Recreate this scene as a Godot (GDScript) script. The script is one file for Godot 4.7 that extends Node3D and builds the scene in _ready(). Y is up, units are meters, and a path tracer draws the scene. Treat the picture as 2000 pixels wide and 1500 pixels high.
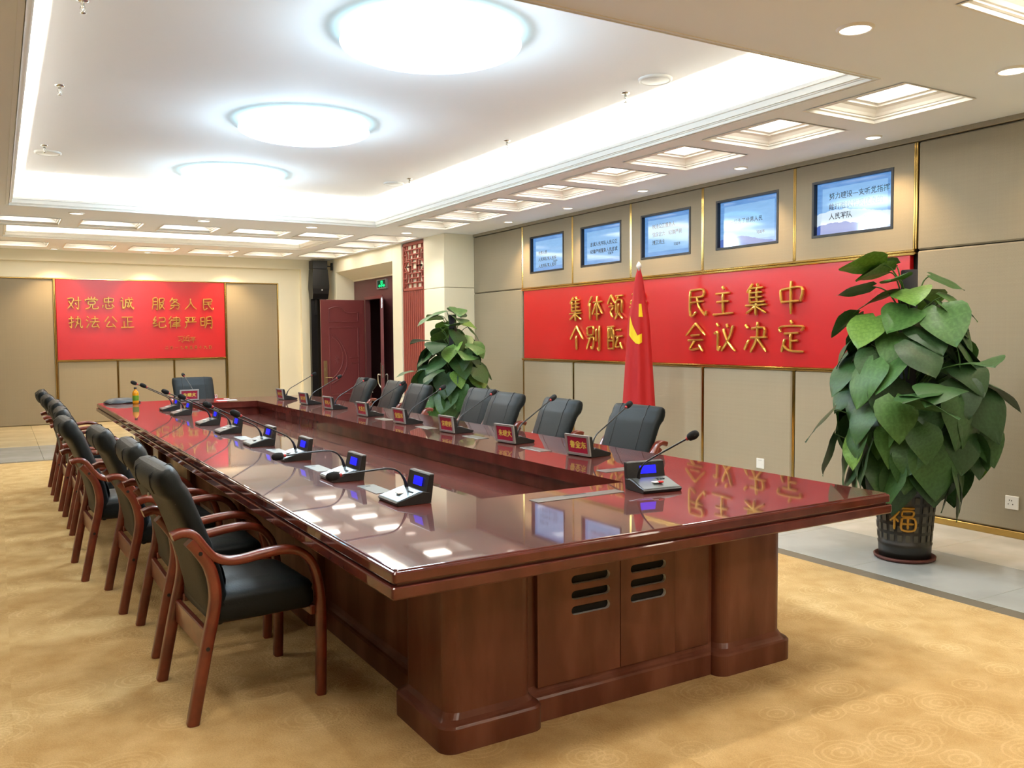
extends Node3D
# A conference room: a long hollow lacquered table, armchairs, microphones, wall slogans and a coffered ceiling.
const YC := 2.97      # soffit height
const YU := 3.33      # upper ceiling
const XR := 6.152     # face of the right wall
const ZB := -16.65    # face of the back wall frame
const TT := 0.0097    # the table's slight turn
const TX := 0.987
const TZ := -2.368
const HT := 0.76
var M := {}
var used := {}
var rng := RandomNumberGenerator.new()

func _ready():
	rng.seed = 77
	var cam := Camera3D.new()
	cam.name = "camera"
	cam.position = Vector3(0, 1.4536, 0)
	cam.rotation = Vector3(-0.05466, -0.53455, -0.00733)
	cam.fov = 47.75
	cam.near = 0.05
	cam.far = 100.0
	add_child(cam)
	cam.current = true
	var we := WorldEnvironment.new()
	we.name = "environment"
	var e := Environment.new()
	e.background_mode = Environment.BG_COLOR
	e.background_color = Color(0.02, 0.02, 0.022)
	e.ambient_light_source = Environment.AMBIENT_SOURCE_DISABLED
	e.tonemap_mode = Environment.TONE_MAPPER_LINEAR
	e.tonemap_exposure = EXPOSURE
	e.sdfgi_enabled = true
	e.ssao_enabled = true
	e.ssil_enabled = true
	we.environment = e
	add_child(we)
	make_materials()
	build_shell()
	build_right_wall()
	build_back_wall()
	build_door_wall()
	build_ceiling()
	build_table()
	build_chairs()
	build_microphones()
	build_plants()
	build_small_things()

# light levels, all in one place
const EXPOSURE := 1.05
const LAMP_E := 4.0        # each round lamp
const LAMP_GLOW := 3.0
const COFFER_E := 0.55     # each coffer panel
const COFFER_GLOW := 3.5
const COVE_E := 3.0       # cove strip, per metre
const LAMP_OMNI := 1.5     # the light each round lamp spills sideways
const SPOT_E := 1.9        # wall washers
const SPOT_C := 1.05        # cool downlights

# ---------------------------------------------------------------- helpers
func numbered(called: String) -> String:
	if not used.has(called):
		used[called] = 0
		return called
	used[called] += 1
	return "%s_%03d" % [called, used[called]]

func tag(o, label: String, category := "", group := "", kind := ""):
	if label: o.set_meta("label", label)
	if category: o.set_meta("category", category)
	if group: o.set_meta("group", group)
	if kind: o.set_meta("kind", kind)
	return o

func thing(called: String, label: String, category: String, at := Vector3.ZERO, turn := 0.0, group := "") -> Node3D:
	var o := Node3D.new()
	o.name = numbered(called)
	add_child(o, true)
	o.position = at
	o.rotation.y = turn
	tag(o, label, category, group)
	return o

func setting(called: String, at := Vector3.ZERO, turn := 0.0) -> Node3D:
	var o := Node3D.new()
	o.name = called
	add_child(o, true)
	o.position = at
	o.rotation.y = turn
	o.set_meta("kind", "structure")
	return o

func dup(o: Node3D, base: String, label: String, at: Vector3, turn: float) -> Node3D:
	var c: Node3D = o.duplicate()
	c.name = numbered(base)
	add_child(c, true)
	c.position = at
	c.rotation.y = turn
	c.set_meta("label", label)
	return c

func ST() -> SurfaceTool:
	var st := SurfaceTool.new()
	st.begin(Mesh.PRIMITIVE_TRIANGLES)
	return st

func mesh_of(st: SurfaceTool) -> ArrayMesh:
	st.generate_normals()
	return st.commit()

func put(called: String, st, mat, parent: Node, at := Vector3.ZERO) -> MeshInstance3D:
	var o := MeshInstance3D.new()
	o.mesh = mesh_of(st) if st is SurfaceTool else st
	o.material_override = mat
	o.name = called
	o.position = at
	o.cast_shadow = GeometryInstance3D.SHADOW_CASTING_SETTING_ON
	parent.add_child(o, true)
	return o

func tri(st: SurfaceTool, a: Vector3, b: Vector3, c: Vector3):
	st.add_vertex(a)
	st.add_vertex(c)
	st.add_vertex(b)

func quad(st: SurfaceTool, a: Vector3, b: Vector3, c: Vector3, d: Vector3):
	tri(st, a, b, c)
	tri(st, a, c, d)

func uvquad(a: Vector3, b: Vector3, c: Vector3, d: Vector3, nx := 1, ny := 1) -> SurfaceTool:   # a is the top left corner of the picture, then top right, bottom right, bottom left
	var st := ST()
	st.set_smooth_group(-1)
	var p := [a, b, c, d]
	var u := [Vector2(0, 0), Vector2(1, 0), Vector2(1, 1), Vector2(0, 1)]
	for k in [0, 1, 2, 0, 2, 3]:
		st.set_uv(u[k])
		st.add_vertex(p[k])
	return st

# a convex face fan turned away from the middle of its solid
func face(st: SurfaceTool, pts: Array, mid: Vector3):
	var c := Vector3.ZERO
	for p in pts: c += p
	c /= pts.size()
	var n: Vector3 = (pts[1] - pts[0]).cross(pts[2] - pts[0])
	var flip := n.dot(c - mid) < 0.0
	for k in range(1, pts.size() - 1):
		if flip: tri(st, pts[0], pts[k + 1], pts[k])
		else: tri(st, pts[0], pts[k], pts[k + 1])

func box(st: SurfaceTool, c: Vector3, s: Vector3, ch := 0.0):
	st.set_smooth_group(-1)
	var h := s * 0.5
	ch = minf(ch, minf(h.x, minf(h.y, h.z)) * 0.9)
	if ch <= 0.0:
		for ax in 3:
			for sg in [-1.0, 1.0]:
				var pts := []
				for k in [[-1, -1], [1, -1], [1, 1], [-1, 1]]:
					var v := Vector3.ZERO
					v[ax] = sg * h[ax]
					v[(ax + 1) % 3] = k[0] * h[(ax + 1) % 3]
					v[(ax + 2) % 3] = k[1] * h[(ax + 2) % 3]
					pts.append(c + v)
				face(st, pts, c)
		return
	var q := func(sx, sy, sz, ax) -> Vector3:
		var v := Vector3(sx * (h.x - ch), sy * (h.y - ch), sz * (h.z - ch))
		v[ax] = [sx, sy, sz][ax] * h[ax]
		return c + v
	for ax in 3:
		var a1 := (ax + 1) % 3
		var a2 := (ax + 2) % 3
		for sg in [-1, 1]:
			var pts := []
			for k in [[-1, -1], [1, -1], [1, 1], [-1, 1]]:
				var s3 := [0, 0, 0]
				s3[ax] = sg
				s3[a1] = k[0]
				s3[a2] = k[1]
				pts.append(q.call(s3[0], s3[1], s3[2], ax))
			face(st, pts, c)
		for sa in [-1, 1]:
			for sb in [-1, 1]:
				var pts := []
				for k in [[-1, a1], [1, a1], [1, a2], [-1, a2]]:
					var s3 := [0, 0, 0]
					s3[ax] = k[0]
					s3[a1] = sa
					s3[a2] = sb
					pts.append(q.call(s3[0], s3[1], s3[2], k[1]))
				face(st, pts, c)
	for sx in [-1, 1]:
		for sy in [-1, 1]:
			for sz in [-1, 1]:
				face(st, [q.call(sx, sy, sz, 0), q.call(sx, sy, sz, 1), q.call(sx, sy, sz, 2)], c)

func boxed(called: String, c: Vector3, s: Vector3, mat, parent: Node, ch := 0.0) -> MeshInstance3D:
	var st := ST()
	box(st, Vector3.ZERO, s, ch)
	return put(called, st, mat, parent, c)

func span(st: SurfaceTool, x0: float, x1: float, y0: float, y1: float, z0: float, z1: float, ch := 0.0):
	box(st, Vector3(x0 + x1, y0 + y1, z0 + z1) * 0.5, Vector3(absf(x1 - x0), absf(y1 - y0), absf(z1 - z0)), ch)

func loft(st: SurfaceTool, rings: Array, smooth := true, caps := true):
	st.set_smooth_group(0 if smooth else -1)
	var n: int = rings[0].size()
	for i in rings.size() - 1:
		for j in n:
			var k := (j + 1) % n
			quad(st, rings[i][j], rings[i][k], rings[i + 1][k], rings[i + 1][j])
	if caps:
		st.set_smooth_group(-1)
		for e in [0, rings.size() - 1]:
			var c := Vector3.ZERO
			for p in rings[e]: c += p
			c /= n
			for j in n:
				var k := (j + 1) % n
				if e == 0: tri(st, c, rings[e][k], rings[e][j])
				else: tri(st, c, rings[e][j], rings[e][k])

func sheet(st: SurfaceTool, rows: Array, smooth := true):
	st.set_smooth_group(0 if smooth else -1)
	for i in rows.size() - 1:
		for j in rows[0].size() - 1:
			quad(st, rows[i][j], rows[i][j + 1], rows[i + 1][j + 1], rows[i + 1][j])

func ring(c: Vector3, r: float, n: int, ax := 1) -> Array:
	var a := []
	for k in n:
		var t := TAU * k / n
		match ax:
			0: a.append(c + Vector3(0, cos(t) * r, sin(t) * r))
			1: a.append(c + Vector3(cos(t) * r, 0, -sin(t) * r))
			2: a.append(c + Vector3(cos(t) * r, sin(t) * r, 0))
	return a

func lathe(st: SurfaceTool, prof: Array, n := 24, c := Vector3.ZERO, smooth := true):   # prof: [radius, height]
	var rings := []
	for p in prof: rings.append(ring(c + Vector3(0, p[1], 0), maxf(p[0], 0.0005), n))
	loft(st, rings, smooth)

func smooth_path(p: Array, sub := 6) -> Array:
	var out := []
	for i in p.size() - 1:
		var a: Vector3 = p[maxi(i - 1, 0)]
		var b: Vector3 = p[i]
		var c: Vector3 = p[i + 1]
		var d: Vector3 = p[mini(i + 2, p.size() - 1)]
		for k in sub: out.append(b.cubic_interpolate(c, a, d, float(k) / sub))
	out.append(p[-1])
	return out

func tangent(p: Array, i: int) -> Vector3:
	return (p[mini(i + 1, p.size() - 1)] - p[maxi(i - 1, 0)]).normalized()

func tube(st: SurfaceTool, p: Array, r, n := 8):
	var rings := []
	var up := Vector3.UP if absf(tangent(p, 0).y) < 0.9 else Vector3.RIGHT
	for i in p.size():
		var t := tangent(p, i)
		var s := t.cross(up).normalized()
		up = s.cross(t).normalized()
		var rr: float = r if not (r is Array) else lerpf(r[0], r[1], float(i) / (p.size() - 1))
		var a := []
		for k in n: a.append(p[i] + s * cos(TAU * k / n) * rr + up * sin(TAU * k / n) * rr)
		rings.append(a)
	loft(st, rings)

# a bar of rounded section along a path that stays in planes across «side»
func bar(st: SurfaceTool, p: Array, side: Vector3, w: float, d: float, ch := 0.006):
	var rings := []
	var hw := w * 0.5
	var hd := d * 0.5
	var prof := [[hw - ch, hd], [hw, hd - ch], [hw, -hd + ch], [hw - ch, -hd], [-hw + ch, -hd], [-hw, -hd + ch], [-hw, hd - ch], [-hw + ch, hd]]
	for i in p.size():
		var t := tangent(p, i)
		var n := side.cross(t).normalized()
		var a := []
		for q in prof: a.append(p[i] + side * q[0] + n * q[1])
		rings.append(a)
	loft(st, rings)

func rect_ring(x0: float, x1: float, z0: float, z1: float, y: float, r: float, n := 4) -> Array:
	var a := []
	var cs := [[x1 - r, z1 - r, 0.0], [x0 + r, z1 - r, PI / 2], [x0 + r, z0 + r, PI], [x1 - r, z0 + r, PI * 1.5]]
	for c in cs:
		for k in n + 1:
			var t: float = c[2] + PI / 2 * k / n
			a.append(Vector3(c[0] + cos(t) * r, y, c[1] + sin(t) * r))
	return a

# a slab in two directions u, v with rectangular holes; w runs through its thickness
func slab(st: SurfaceTool, us: Array, vs: Array, ws: Array, holes: Array, axes := "xzy"):
	var cu := [us[0], us[1]]
	var cv := [vs[0], vs[1]]
	for h in holes:
		for k in [0, 1]:
			if h[k] > us[0] and h[k] < us[1] and not cu.has(h[k]): cu.append(h[k])
		for k in [2, 3]:
			if h[k] > vs[0] and h[k] < vs[1] and not cv.has(h[k]): cv.append(h[k])
	cu.sort()
	cv.sort()
	for j in cv.size() - 1:
		var vm: float = (cv[j] + cv[j + 1]) * 0.5
		var start := -1
		for i in cu.size():
			var solid := false
			if i < cu.size() - 1:
				var um: float = (cu[i] + cu[i + 1]) * 0.5
				solid = true
				for h in holes:
					if um > h[0] and um < h[1] and vm > h[2] and vm < h[3]: solid = false
			if solid and start < 0: start = i
			if not solid and start >= 0:
				var lo := Vector3.ZERO
				var hi := Vector3.ZERO
				var r := {"x": 0, "y": 1, "z": 2}
				lo[r[axes[0]]] = cu[start]
				hi[r[axes[0]]] = cu[i]
				lo[r[axes[1]]] = cv[j]
				hi[r[axes[1]]] = cv[j + 1]
				lo[r[axes[2]]] = ws[0]
				hi[r[axes[2]]] = ws[1]
				box(st, (lo + hi) * 0.5, hi - lo)
				start = -1

func area_light(parent: Node, at: Vector3, size: Vector2, energy: float, col: Color, rot := Vector3(-PI / 2, 0, 0)):
	var l := AreaLight3D.new()
	l.name = "light"
	l.area_size = size
	l.light_energy = energy
	l.light_color = col
	l.area_normalize_energy = true
	l.area_range = 30.0
	l.area_attenuation = 2.0
	l.shadow_enabled = true
	parent.add_child(l, true)
	l.position = at
	l.rotation = rot

func spot_light(parent: Node, at: Vector3, energy: float, col: Color, angle: float, size := 0.04):
	var l := SpotLight3D.new()
	l.name = "light"
	l.light_energy = energy
	l.light_color = col
	l.spot_angle = angle
	l.spot_angle_attenuation = 0.7
	l.spot_range = 20.0
	l.spot_attenuation = 2.0
	l.light_size = size
	l.shadow_enabled = true
	parent.add_child(l, true)
	l.position = at
	l.rotation = Vector3(-PI / 2, 0, 0)

func omni_light(parent: Node, at: Vector3, energy: float, col: Color, size: float):
	var l := OmniLight3D.new()
	l.name = "light"
	l.light_energy = energy
	l.light_color = col
	l.omni_range = 30.0
	l.omni_attenuation = 2.0
	l.light_size = size
	l.shadow_enabled = true
	parent.add_child(l, true)
	l.position = at

# ---------------------------------------------------------------- materials
func mat(col: Color, rough := 0.6, metal := 0.0, spec := 0.5) -> StandardMaterial3D:
	var m := StandardMaterial3D.new()
	m.albedo_color = col
	m.roughness = rough
	m.metallic = metal
	m.metallic_specular = spec
	return m

func glow(col: Color, energy: float) -> StandardMaterial3D:
	var m := mat(col, 0.5)
	m.emission_enabled = true
	m.emission = col
	m.emission_energy_multiplier = energy
	return m

func noise_tex(freq: float, cols: Array, seed_: int, size := 512, octaves := 4, normal := false, stretch := 1.0) -> NoiseTexture2D:
	var n := FastNoiseLite.new()
	n.seed = seed_
	n.frequency = freq
	n.fractal_octaves = octaves
	var t := NoiseTexture2D.new()
	t.width = size
	t.height = int(size * stretch)
	t.seamless = true
	t.noise = n
	if normal:
		t.as_normal_map = true
		t.bump_strength = 2.0
	else:
		var g := Gradient.new()
		g.offsets = PackedFloat32Array([0.25, 0.75])
		g.colors = PackedColorArray([cols[0], cols[1]])
		t.color_ramp = g
	return t

func triplanar(m: StandardMaterial3D, scale: Vector3, world := false):
	m.uv1_triplanar = true
	m.uv1_world_triplanar = world
	m.uv1_scale = scale
	return m

func weave_images() -> Array:
	var n := 128
	var c := Image.create(n, n, false, Image.FORMAT_RGB8)
	var b := Image.create(n, n, false, Image.FORMAT_RGB8)
	var r := RandomNumberGenerator.new()
	r.seed = 5
	var rowv := []
	var colv := []
	for i in n:
		rowv.append(r.randf())
		colv.append(r.randf())
	for y in n:
		for x in n:
			var over := ((x / 2) + (y / 2)) % 2 == 0
			var v: float = 0.965 + 0.035 * (rowv[y] if over else colv[x])
			c.set_pixel(x, y, Color(v, v * 0.995, v * 0.985))
			var h: float = (0.7 if over else 0.4) + 0.25 * (rowv[y] if over else colv[x])
			b.set_pixel(x, y, Color(h, h, h))
	b.bump_map_to_normal_map(1.2)
	return [ImageTexture.create_from_image(c), ImageTexture.create_from_image(b)]

func carpet_image() -> ImageTexture:
	var n := 1024
	var img := Image.create(n, n, false, Image.FORMAT_RGB8)
	var r := RandomNumberGenerator.new()
	r.seed = 31
	var cs := []
	for i in 60: cs.append([r.randf() * n, r.randf() * n, r.randf_range(34.0, 78.0), r.randf_range(0.6, 1.0)])
	var f := FastNoiseLite.new()
	f.seed = 9
	f.frequency = 0.006
	var h := PackedFloat32Array()
	h.resize(n * n)
	for c in cs:
		var rad: float = c[2]
		for dy in range(-int(rad), int(rad) + 1):
			for dx in range(-int(rad), int(rad) + 1):
				var d := sqrt(dx * dx * 0.8 + dy * dy * 1.3)
				if d > rad: continue
				var x := posmod(int(c[0]) + dx, n)
				var y := posmod(int(c[1]) + dy, n)
				var wob := f.get_noise_2d(x * 3.0, y * 3.0) * 5.0
				var s := sin((d + wob) * 0.42)
				var k: float = smoothstep(0.35, 0.95, s) * c[3] * (1.0 - smoothstep(0.85, 1.0, d / rad))
				h[y * n + x] = maxf(h[y * n + x], k)
	var blot := FastNoiseLite.new()
	blot.seed = 3
	blot.frequency = 0.009
	blot.fractal_octaves = 3
	var base := Color(0.77, 0.645, 0.44)
	var pale := Color(0.87, 0.76, 0.56)
	for y in n:
		for x in n:
			var g := r.randf_range(-0.035, 0.035)
			var c := base.lerp(pale, clampf(h[y * n + x] * 0.42 + blot.get_noise_2d(x, y) * 0.55 + 0.1, -0.4, 1.0))
			img.set_pixel(x, y, Color(c.r + g, c.g + g, c.b + g * 0.8))
	return ImageTexture.create_from_image(img)

func make_materials():
	var w := weave_images()
	for k in [["fabric", Color(0.57, 0.53, 0.45)], ["fabric_pale", Color(0.61, 0.565, 0.48)]]:
		var m := mat(k[1], 0.75)
		m.albedo_texture = w[0]
		m.normal_enabled = true
		m.normal_texture = w[1]
		m.normal_scale = 0.5
		M[k[0]] = triplanar(m, Vector3.ONE * 3.0)
	M.cream = mat(Color(0.91, 0.885, 0.785), 0.55)
	M.white = mat(Color(0.92, 0.92, 0.92), 0.8)
	M.soffit = mat(Color(0.94, 0.965, 1.0), 0.8)
	M.trim = mat(Color(0.93, 0.925, 0.90), 0.6)
	M.plain = mat(Color(0.80, 0.76, 0.68), 0.8)
	M.dark_gap = mat(Color(0.10, 0.085, 0.07), 0.8)
	M.gold = mat(Color(0.78, 0.66, 0.40), 0.14, 1.0)
	M.gold_letter = mat(Color(0.84, 0.70, 0.38), 0.28, 0.9)
	M.red_board = mat(Color(0.69, 0.06, 0.085), 0.32)
	M.red_board.clearcoat_enabled = true
	M.red_board.clearcoat = 0.25
	M.red_board.clearcoat_roughness = 0.25
	var ct := mat(Color(1, 1, 1), 0.97, 0.0, 0.2)
	ct.albedo_texture = carpet_image()
	ct.normal_enabled = true
	ct.normal_texture = noise_tex(0.35, [], 12, 512, 2, true)
	ct.normal_scale = 0.6
	M.carpet = triplanar(ct, Vector3.ONE * 0.5, true)
	var tl := mat(Color(0.86, 0.85, 0.82), 0.10)
	tl.albedo_texture = noise_tex(0.004, [Color(0.93, 0.93, 0.92), Color(1, 1, 1)], 4, 512, 5)
	M.tile = triplanar(tl, Vector3.ONE * 0.8, true)
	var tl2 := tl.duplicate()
	tl2.albedo_color = Color(0.72, 0.73, 0.72)  # same tile, greyed to paint the shade away from the wall downlights
	M.tile_shaded = tl2
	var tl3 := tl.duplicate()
	tl3.albedo_color = Color(0.92, 0.86, 0.70)  # same tile again, its colour warmed as the downlight pool by the end wall
	M.tile_warm_lit = tl3
	M.border = mat(Color(0.47, 0.44, 0.385), 0.25)
	var wood := mat(Color(0.35, 0.145, 0.118), 0.45, 0.0, 0.15)
	wood.albedo_texture = noise_tex(0.012, [Color(0.80, 0.74, 0.72), Color(1, 1, 1)], 21, 512, 5, false, 0.25)
	wood.normal_enabled = true
	wood.normal_texture = noise_tex(0.012, [], 90, 512, 2, true)
	wood.normal_scale = 0.05
	wood.clearcoat_enabled = true
	wood.clearcoat = 0.9
	wood.clearcoat_roughness = 0.032
	M.lacquer = triplanar(wood, Vector3(0.6, 0.6, 0.6), false)
	var wb := wood.duplicate()
	wb.albedo_color = Color(0.44, 0.265, 0.205)
	wb.clearcoat = 0.5
	wb.clearcoat_roughness = 0.18
	M.lacquer_side = wb
	var cw := mat(Color(0.45, 0.17, 0.10), 0.32)
	cw.albedo_texture = noise_tex(0.02, [Color(0.82, 0.78, 0.75), Color(1, 1, 1)], 22, 256, 4)
	cw.clearcoat_enabled = true
	cw.clearcoat = 0.5
	cw.clearcoat_roughness = 0.15
	M.chair_wood = triplanar(cw, Vector3(2, 2, 2), false)
	var le := mat(Color(0.062, 0.084, 0.092), 0.48, 0.0, 0.32)
	le.normal_enabled = true
	le.normal_texture = noise_tex(0.09, [], 33, 256, 3, true)
	le.normal_scale = 0.25
	M.leather = triplanar(le, Vector3.ONE * 5.0, false)
	M.leather_seam = mat(Color(0.05, 0.055, 0.055), 0.6)
	var lat := mat(Color(0.56, 0.255, 0.205), 0.45)
	M.lattice = lat
	M.door_wood = mat(Color(0.42, 0.19, 0.195), 0.35)
	M.door_dark = mat(Color(0.36, 0.20, 0.21), 0.4)
	M.chrome = mat(Color(0.80, 0.79, 0.76), 0.18, 1.0)
	M.brass = mat(Color(0.62, 0.56, 0.42), 0.35, 1.0)
	M.steel = mat(Color(0.46, 0.46, 0.44), 0.35, 1.0)
	M.black = mat(Color(0.045, 0.046, 0.05), 0.45)
	M.black_soft = mat(Color(0.03, 0.03, 0.032), 0.95)
	M.black_gloss = mat(Color(0.03, 0.03, 0.035), 0.08)
	M.mic_body = mat(Color(0.085, 0.087, 0.09), 0.38)
	M.mic_top = mat(Color(0.42, 0.45, 0.46), 0.30, 0.7)
	M.silver = mat(Color(0.66, 0.66, 0.66), 0.3, 0.6)
	M.lcd = glow(Color(0.05, 0.06, 1.0), 1.0)
	M.red_ring = mat(Color(0.65, 0.16, 0.14), 0.5)
	M.red_button = mat(Color(0.8, 0.10, 0.09), 0.4)
	M.white_plastic = mat(Color(0.86, 0.86, 0.84), 0.35)
	M.paper = mat(Color(0.92, 0.91, 0.90), 0.8)
	M.lamp_glow = glow(Color(0.93, 0.985, 1.0), LAMP_GLOW)
	M.lamp_rim = glow(Color(0.90, 0.97, 1.0), 0.9)
	M.lamp_halo = glow(Color(0.70, 0.93, 1.0), 3.2)
	M.panel_dark = mat(Color(0.40, 0.36, 0.30), 0.8)
	M.panel_glow = glow(Color(1.0, 0.98, 0.94), COFFER_GLOW)
	M.cove_glow = glow(Color(1.0, 0.95, 0.84), 3.0)
	M.spot_glow = glow(Color(1.0, 0.97, 0.92), 3.0)
	M.red_cloth = mat(Color(0.66, 0.05, 0.075), 0.7)
	M.terracotta = mat(Color(0.32, 0.13, 0.09), 0.6)
	M.pot = mat(Color(0.10, 0.095, 0.075), 0.35)
	M.pot_cell = mat(Color(0.25, 0.235, 0.19), 0.5)
	M.pot_gold = mat(Color(0.72, 0.55, 0.22), 0.4, 0.4)
	M.soil = mat(Color(0.09, 0.065, 0.045), 0.95)
	M.coir = mat(Color(0.16, 0.155, 0.17), 0.95)
	M.stem = mat(Color(0.22, 0.36, 0.12), 0.5)
	var k := 0
	for c in [Color(0.215, 0.345, 0.18), Color(0.29, 0.44, 0.225), Color(0.44, 0.58, 0.27), Color(0.18, 0.29, 0.17)]:
		var m := mat(c, 0.42, 0.0, 0.4)
		m.albedo_texture = noise_tex(0.02, [Color(0.82, 0.86, 0.80), Color(1, 1, 1)], 50 + k, 128, 3)
		m.backlight_enabled = true
		m.backlight = Color(c.r * 0.5, c.g * 0.5, c.b * 0.3)
		triplanar(m, Vector3.ONE * 4.0, false)
		M["leaf%d" % k] = m
		k += 1
	M.exit_green = glow(Color(0.02, 0.95, 0.45), 1.1)
	M.exit_dark = mat(Color(0.02, 0.10, 0.06), 0.3)
	M.juice = mat(Color(0.85, 0.55, 0.05), 0.2)
	M.green_label = mat(Color(0.35, 0.50, 0.10), 0.4)
	M.bag = mat(Color(0.13, 0.15, 0.17), 0.45)
	M.corridor = mat(Color(0.30, 0.13, 0.12), 0.8)

# ---------------------------------------------------------------- the room
func build_shell():
	var fl := setting("floor")
	boxed("subfloor", Vector3(2.4, -0.16, -7.2), Vector3(8.2, 0.30, 20.0), M.border, fl)
	var st := ST()
	span(st, -1.45, 4.43, -0.01, 0.0, -11.80, 2.2)
	put("carpet", st, M.carpet, fl)
	var z := 2.2
	while z > -11.9:
		boxed("border_tile", Vector3(4.487, -0.006, z - 0.4), Vector3(0.110, 0.012, 0.797), M.border, fl, 0.001)
		z -= 0.8
	var x := -1.45
	while x < 4.4:
		boxed("border_tile", Vector3(x + 0.4, -0.006, -11.855), Vector3(0.797, 0.012, 0.108), M.border, fl, 0.001)
		x += 0.8
	z = 2.2
	while z > -16.8:
		for k in 2:
			boxed("floor_tile", Vector3(4.545 + 0.41 + k * 0.82, -0.006, z - 0.41), Vector3(0.817, 0.012, 0.817), M.tile_shaded if k == 0 and z > -13.0 else M.tile, fl, 0.0012)
		z -= 0.82
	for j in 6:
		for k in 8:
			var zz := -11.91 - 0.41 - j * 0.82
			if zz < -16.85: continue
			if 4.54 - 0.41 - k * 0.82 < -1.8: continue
			boxed("floor_tile", Vector3(4.54 - 0.41 - k * 0.82, -0.006, zz), Vector3(0.817, 0.012, 0.817), M.tile_shaded if j < 2 else M.tile_warm_lit, fl, 0.0012)  # shaded rows first, then the painted pool of warm light
	var wl := setting("wall_left")
	boxed("wall_body", Vector3(-1.60, 1.7, -7.2), Vector3(0.2, 3.5, 20.0), M.cream, wl)
	for k in 12:
		boxed("wall_panel", Vector3(-1.485, 1.49, 1.4 - k * 1.6), Vector3(0.05, 2.9, 1.585), M.fabric, wl, 0.008)
	var wf := setting("wall_front")
	boxed("wall_body", Vector3(2.4, 1.7, 2.4), Vector3(8.6, 3.5, 0.2), M.cream, wf)
	for k in 5:
		boxed("wall_panel", Vector3(-0.65 + k * 1.6, 1.49, 2.275), Vector3(1.585, 2.9, 0.05), M.fabric_pale, wf, 0.008)

func gold_pair(parent: Node, c: Vector3, h: float, w := 0.034):
	var st := ST()
	for s in [-1, 1]:
		box(st, Vector3(s * w * 0.27, 0, 0), Vector3(w * 0.46, h, 0.022), 0.004)
	put("gold_strip", st, M.gold, parent, c)

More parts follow.
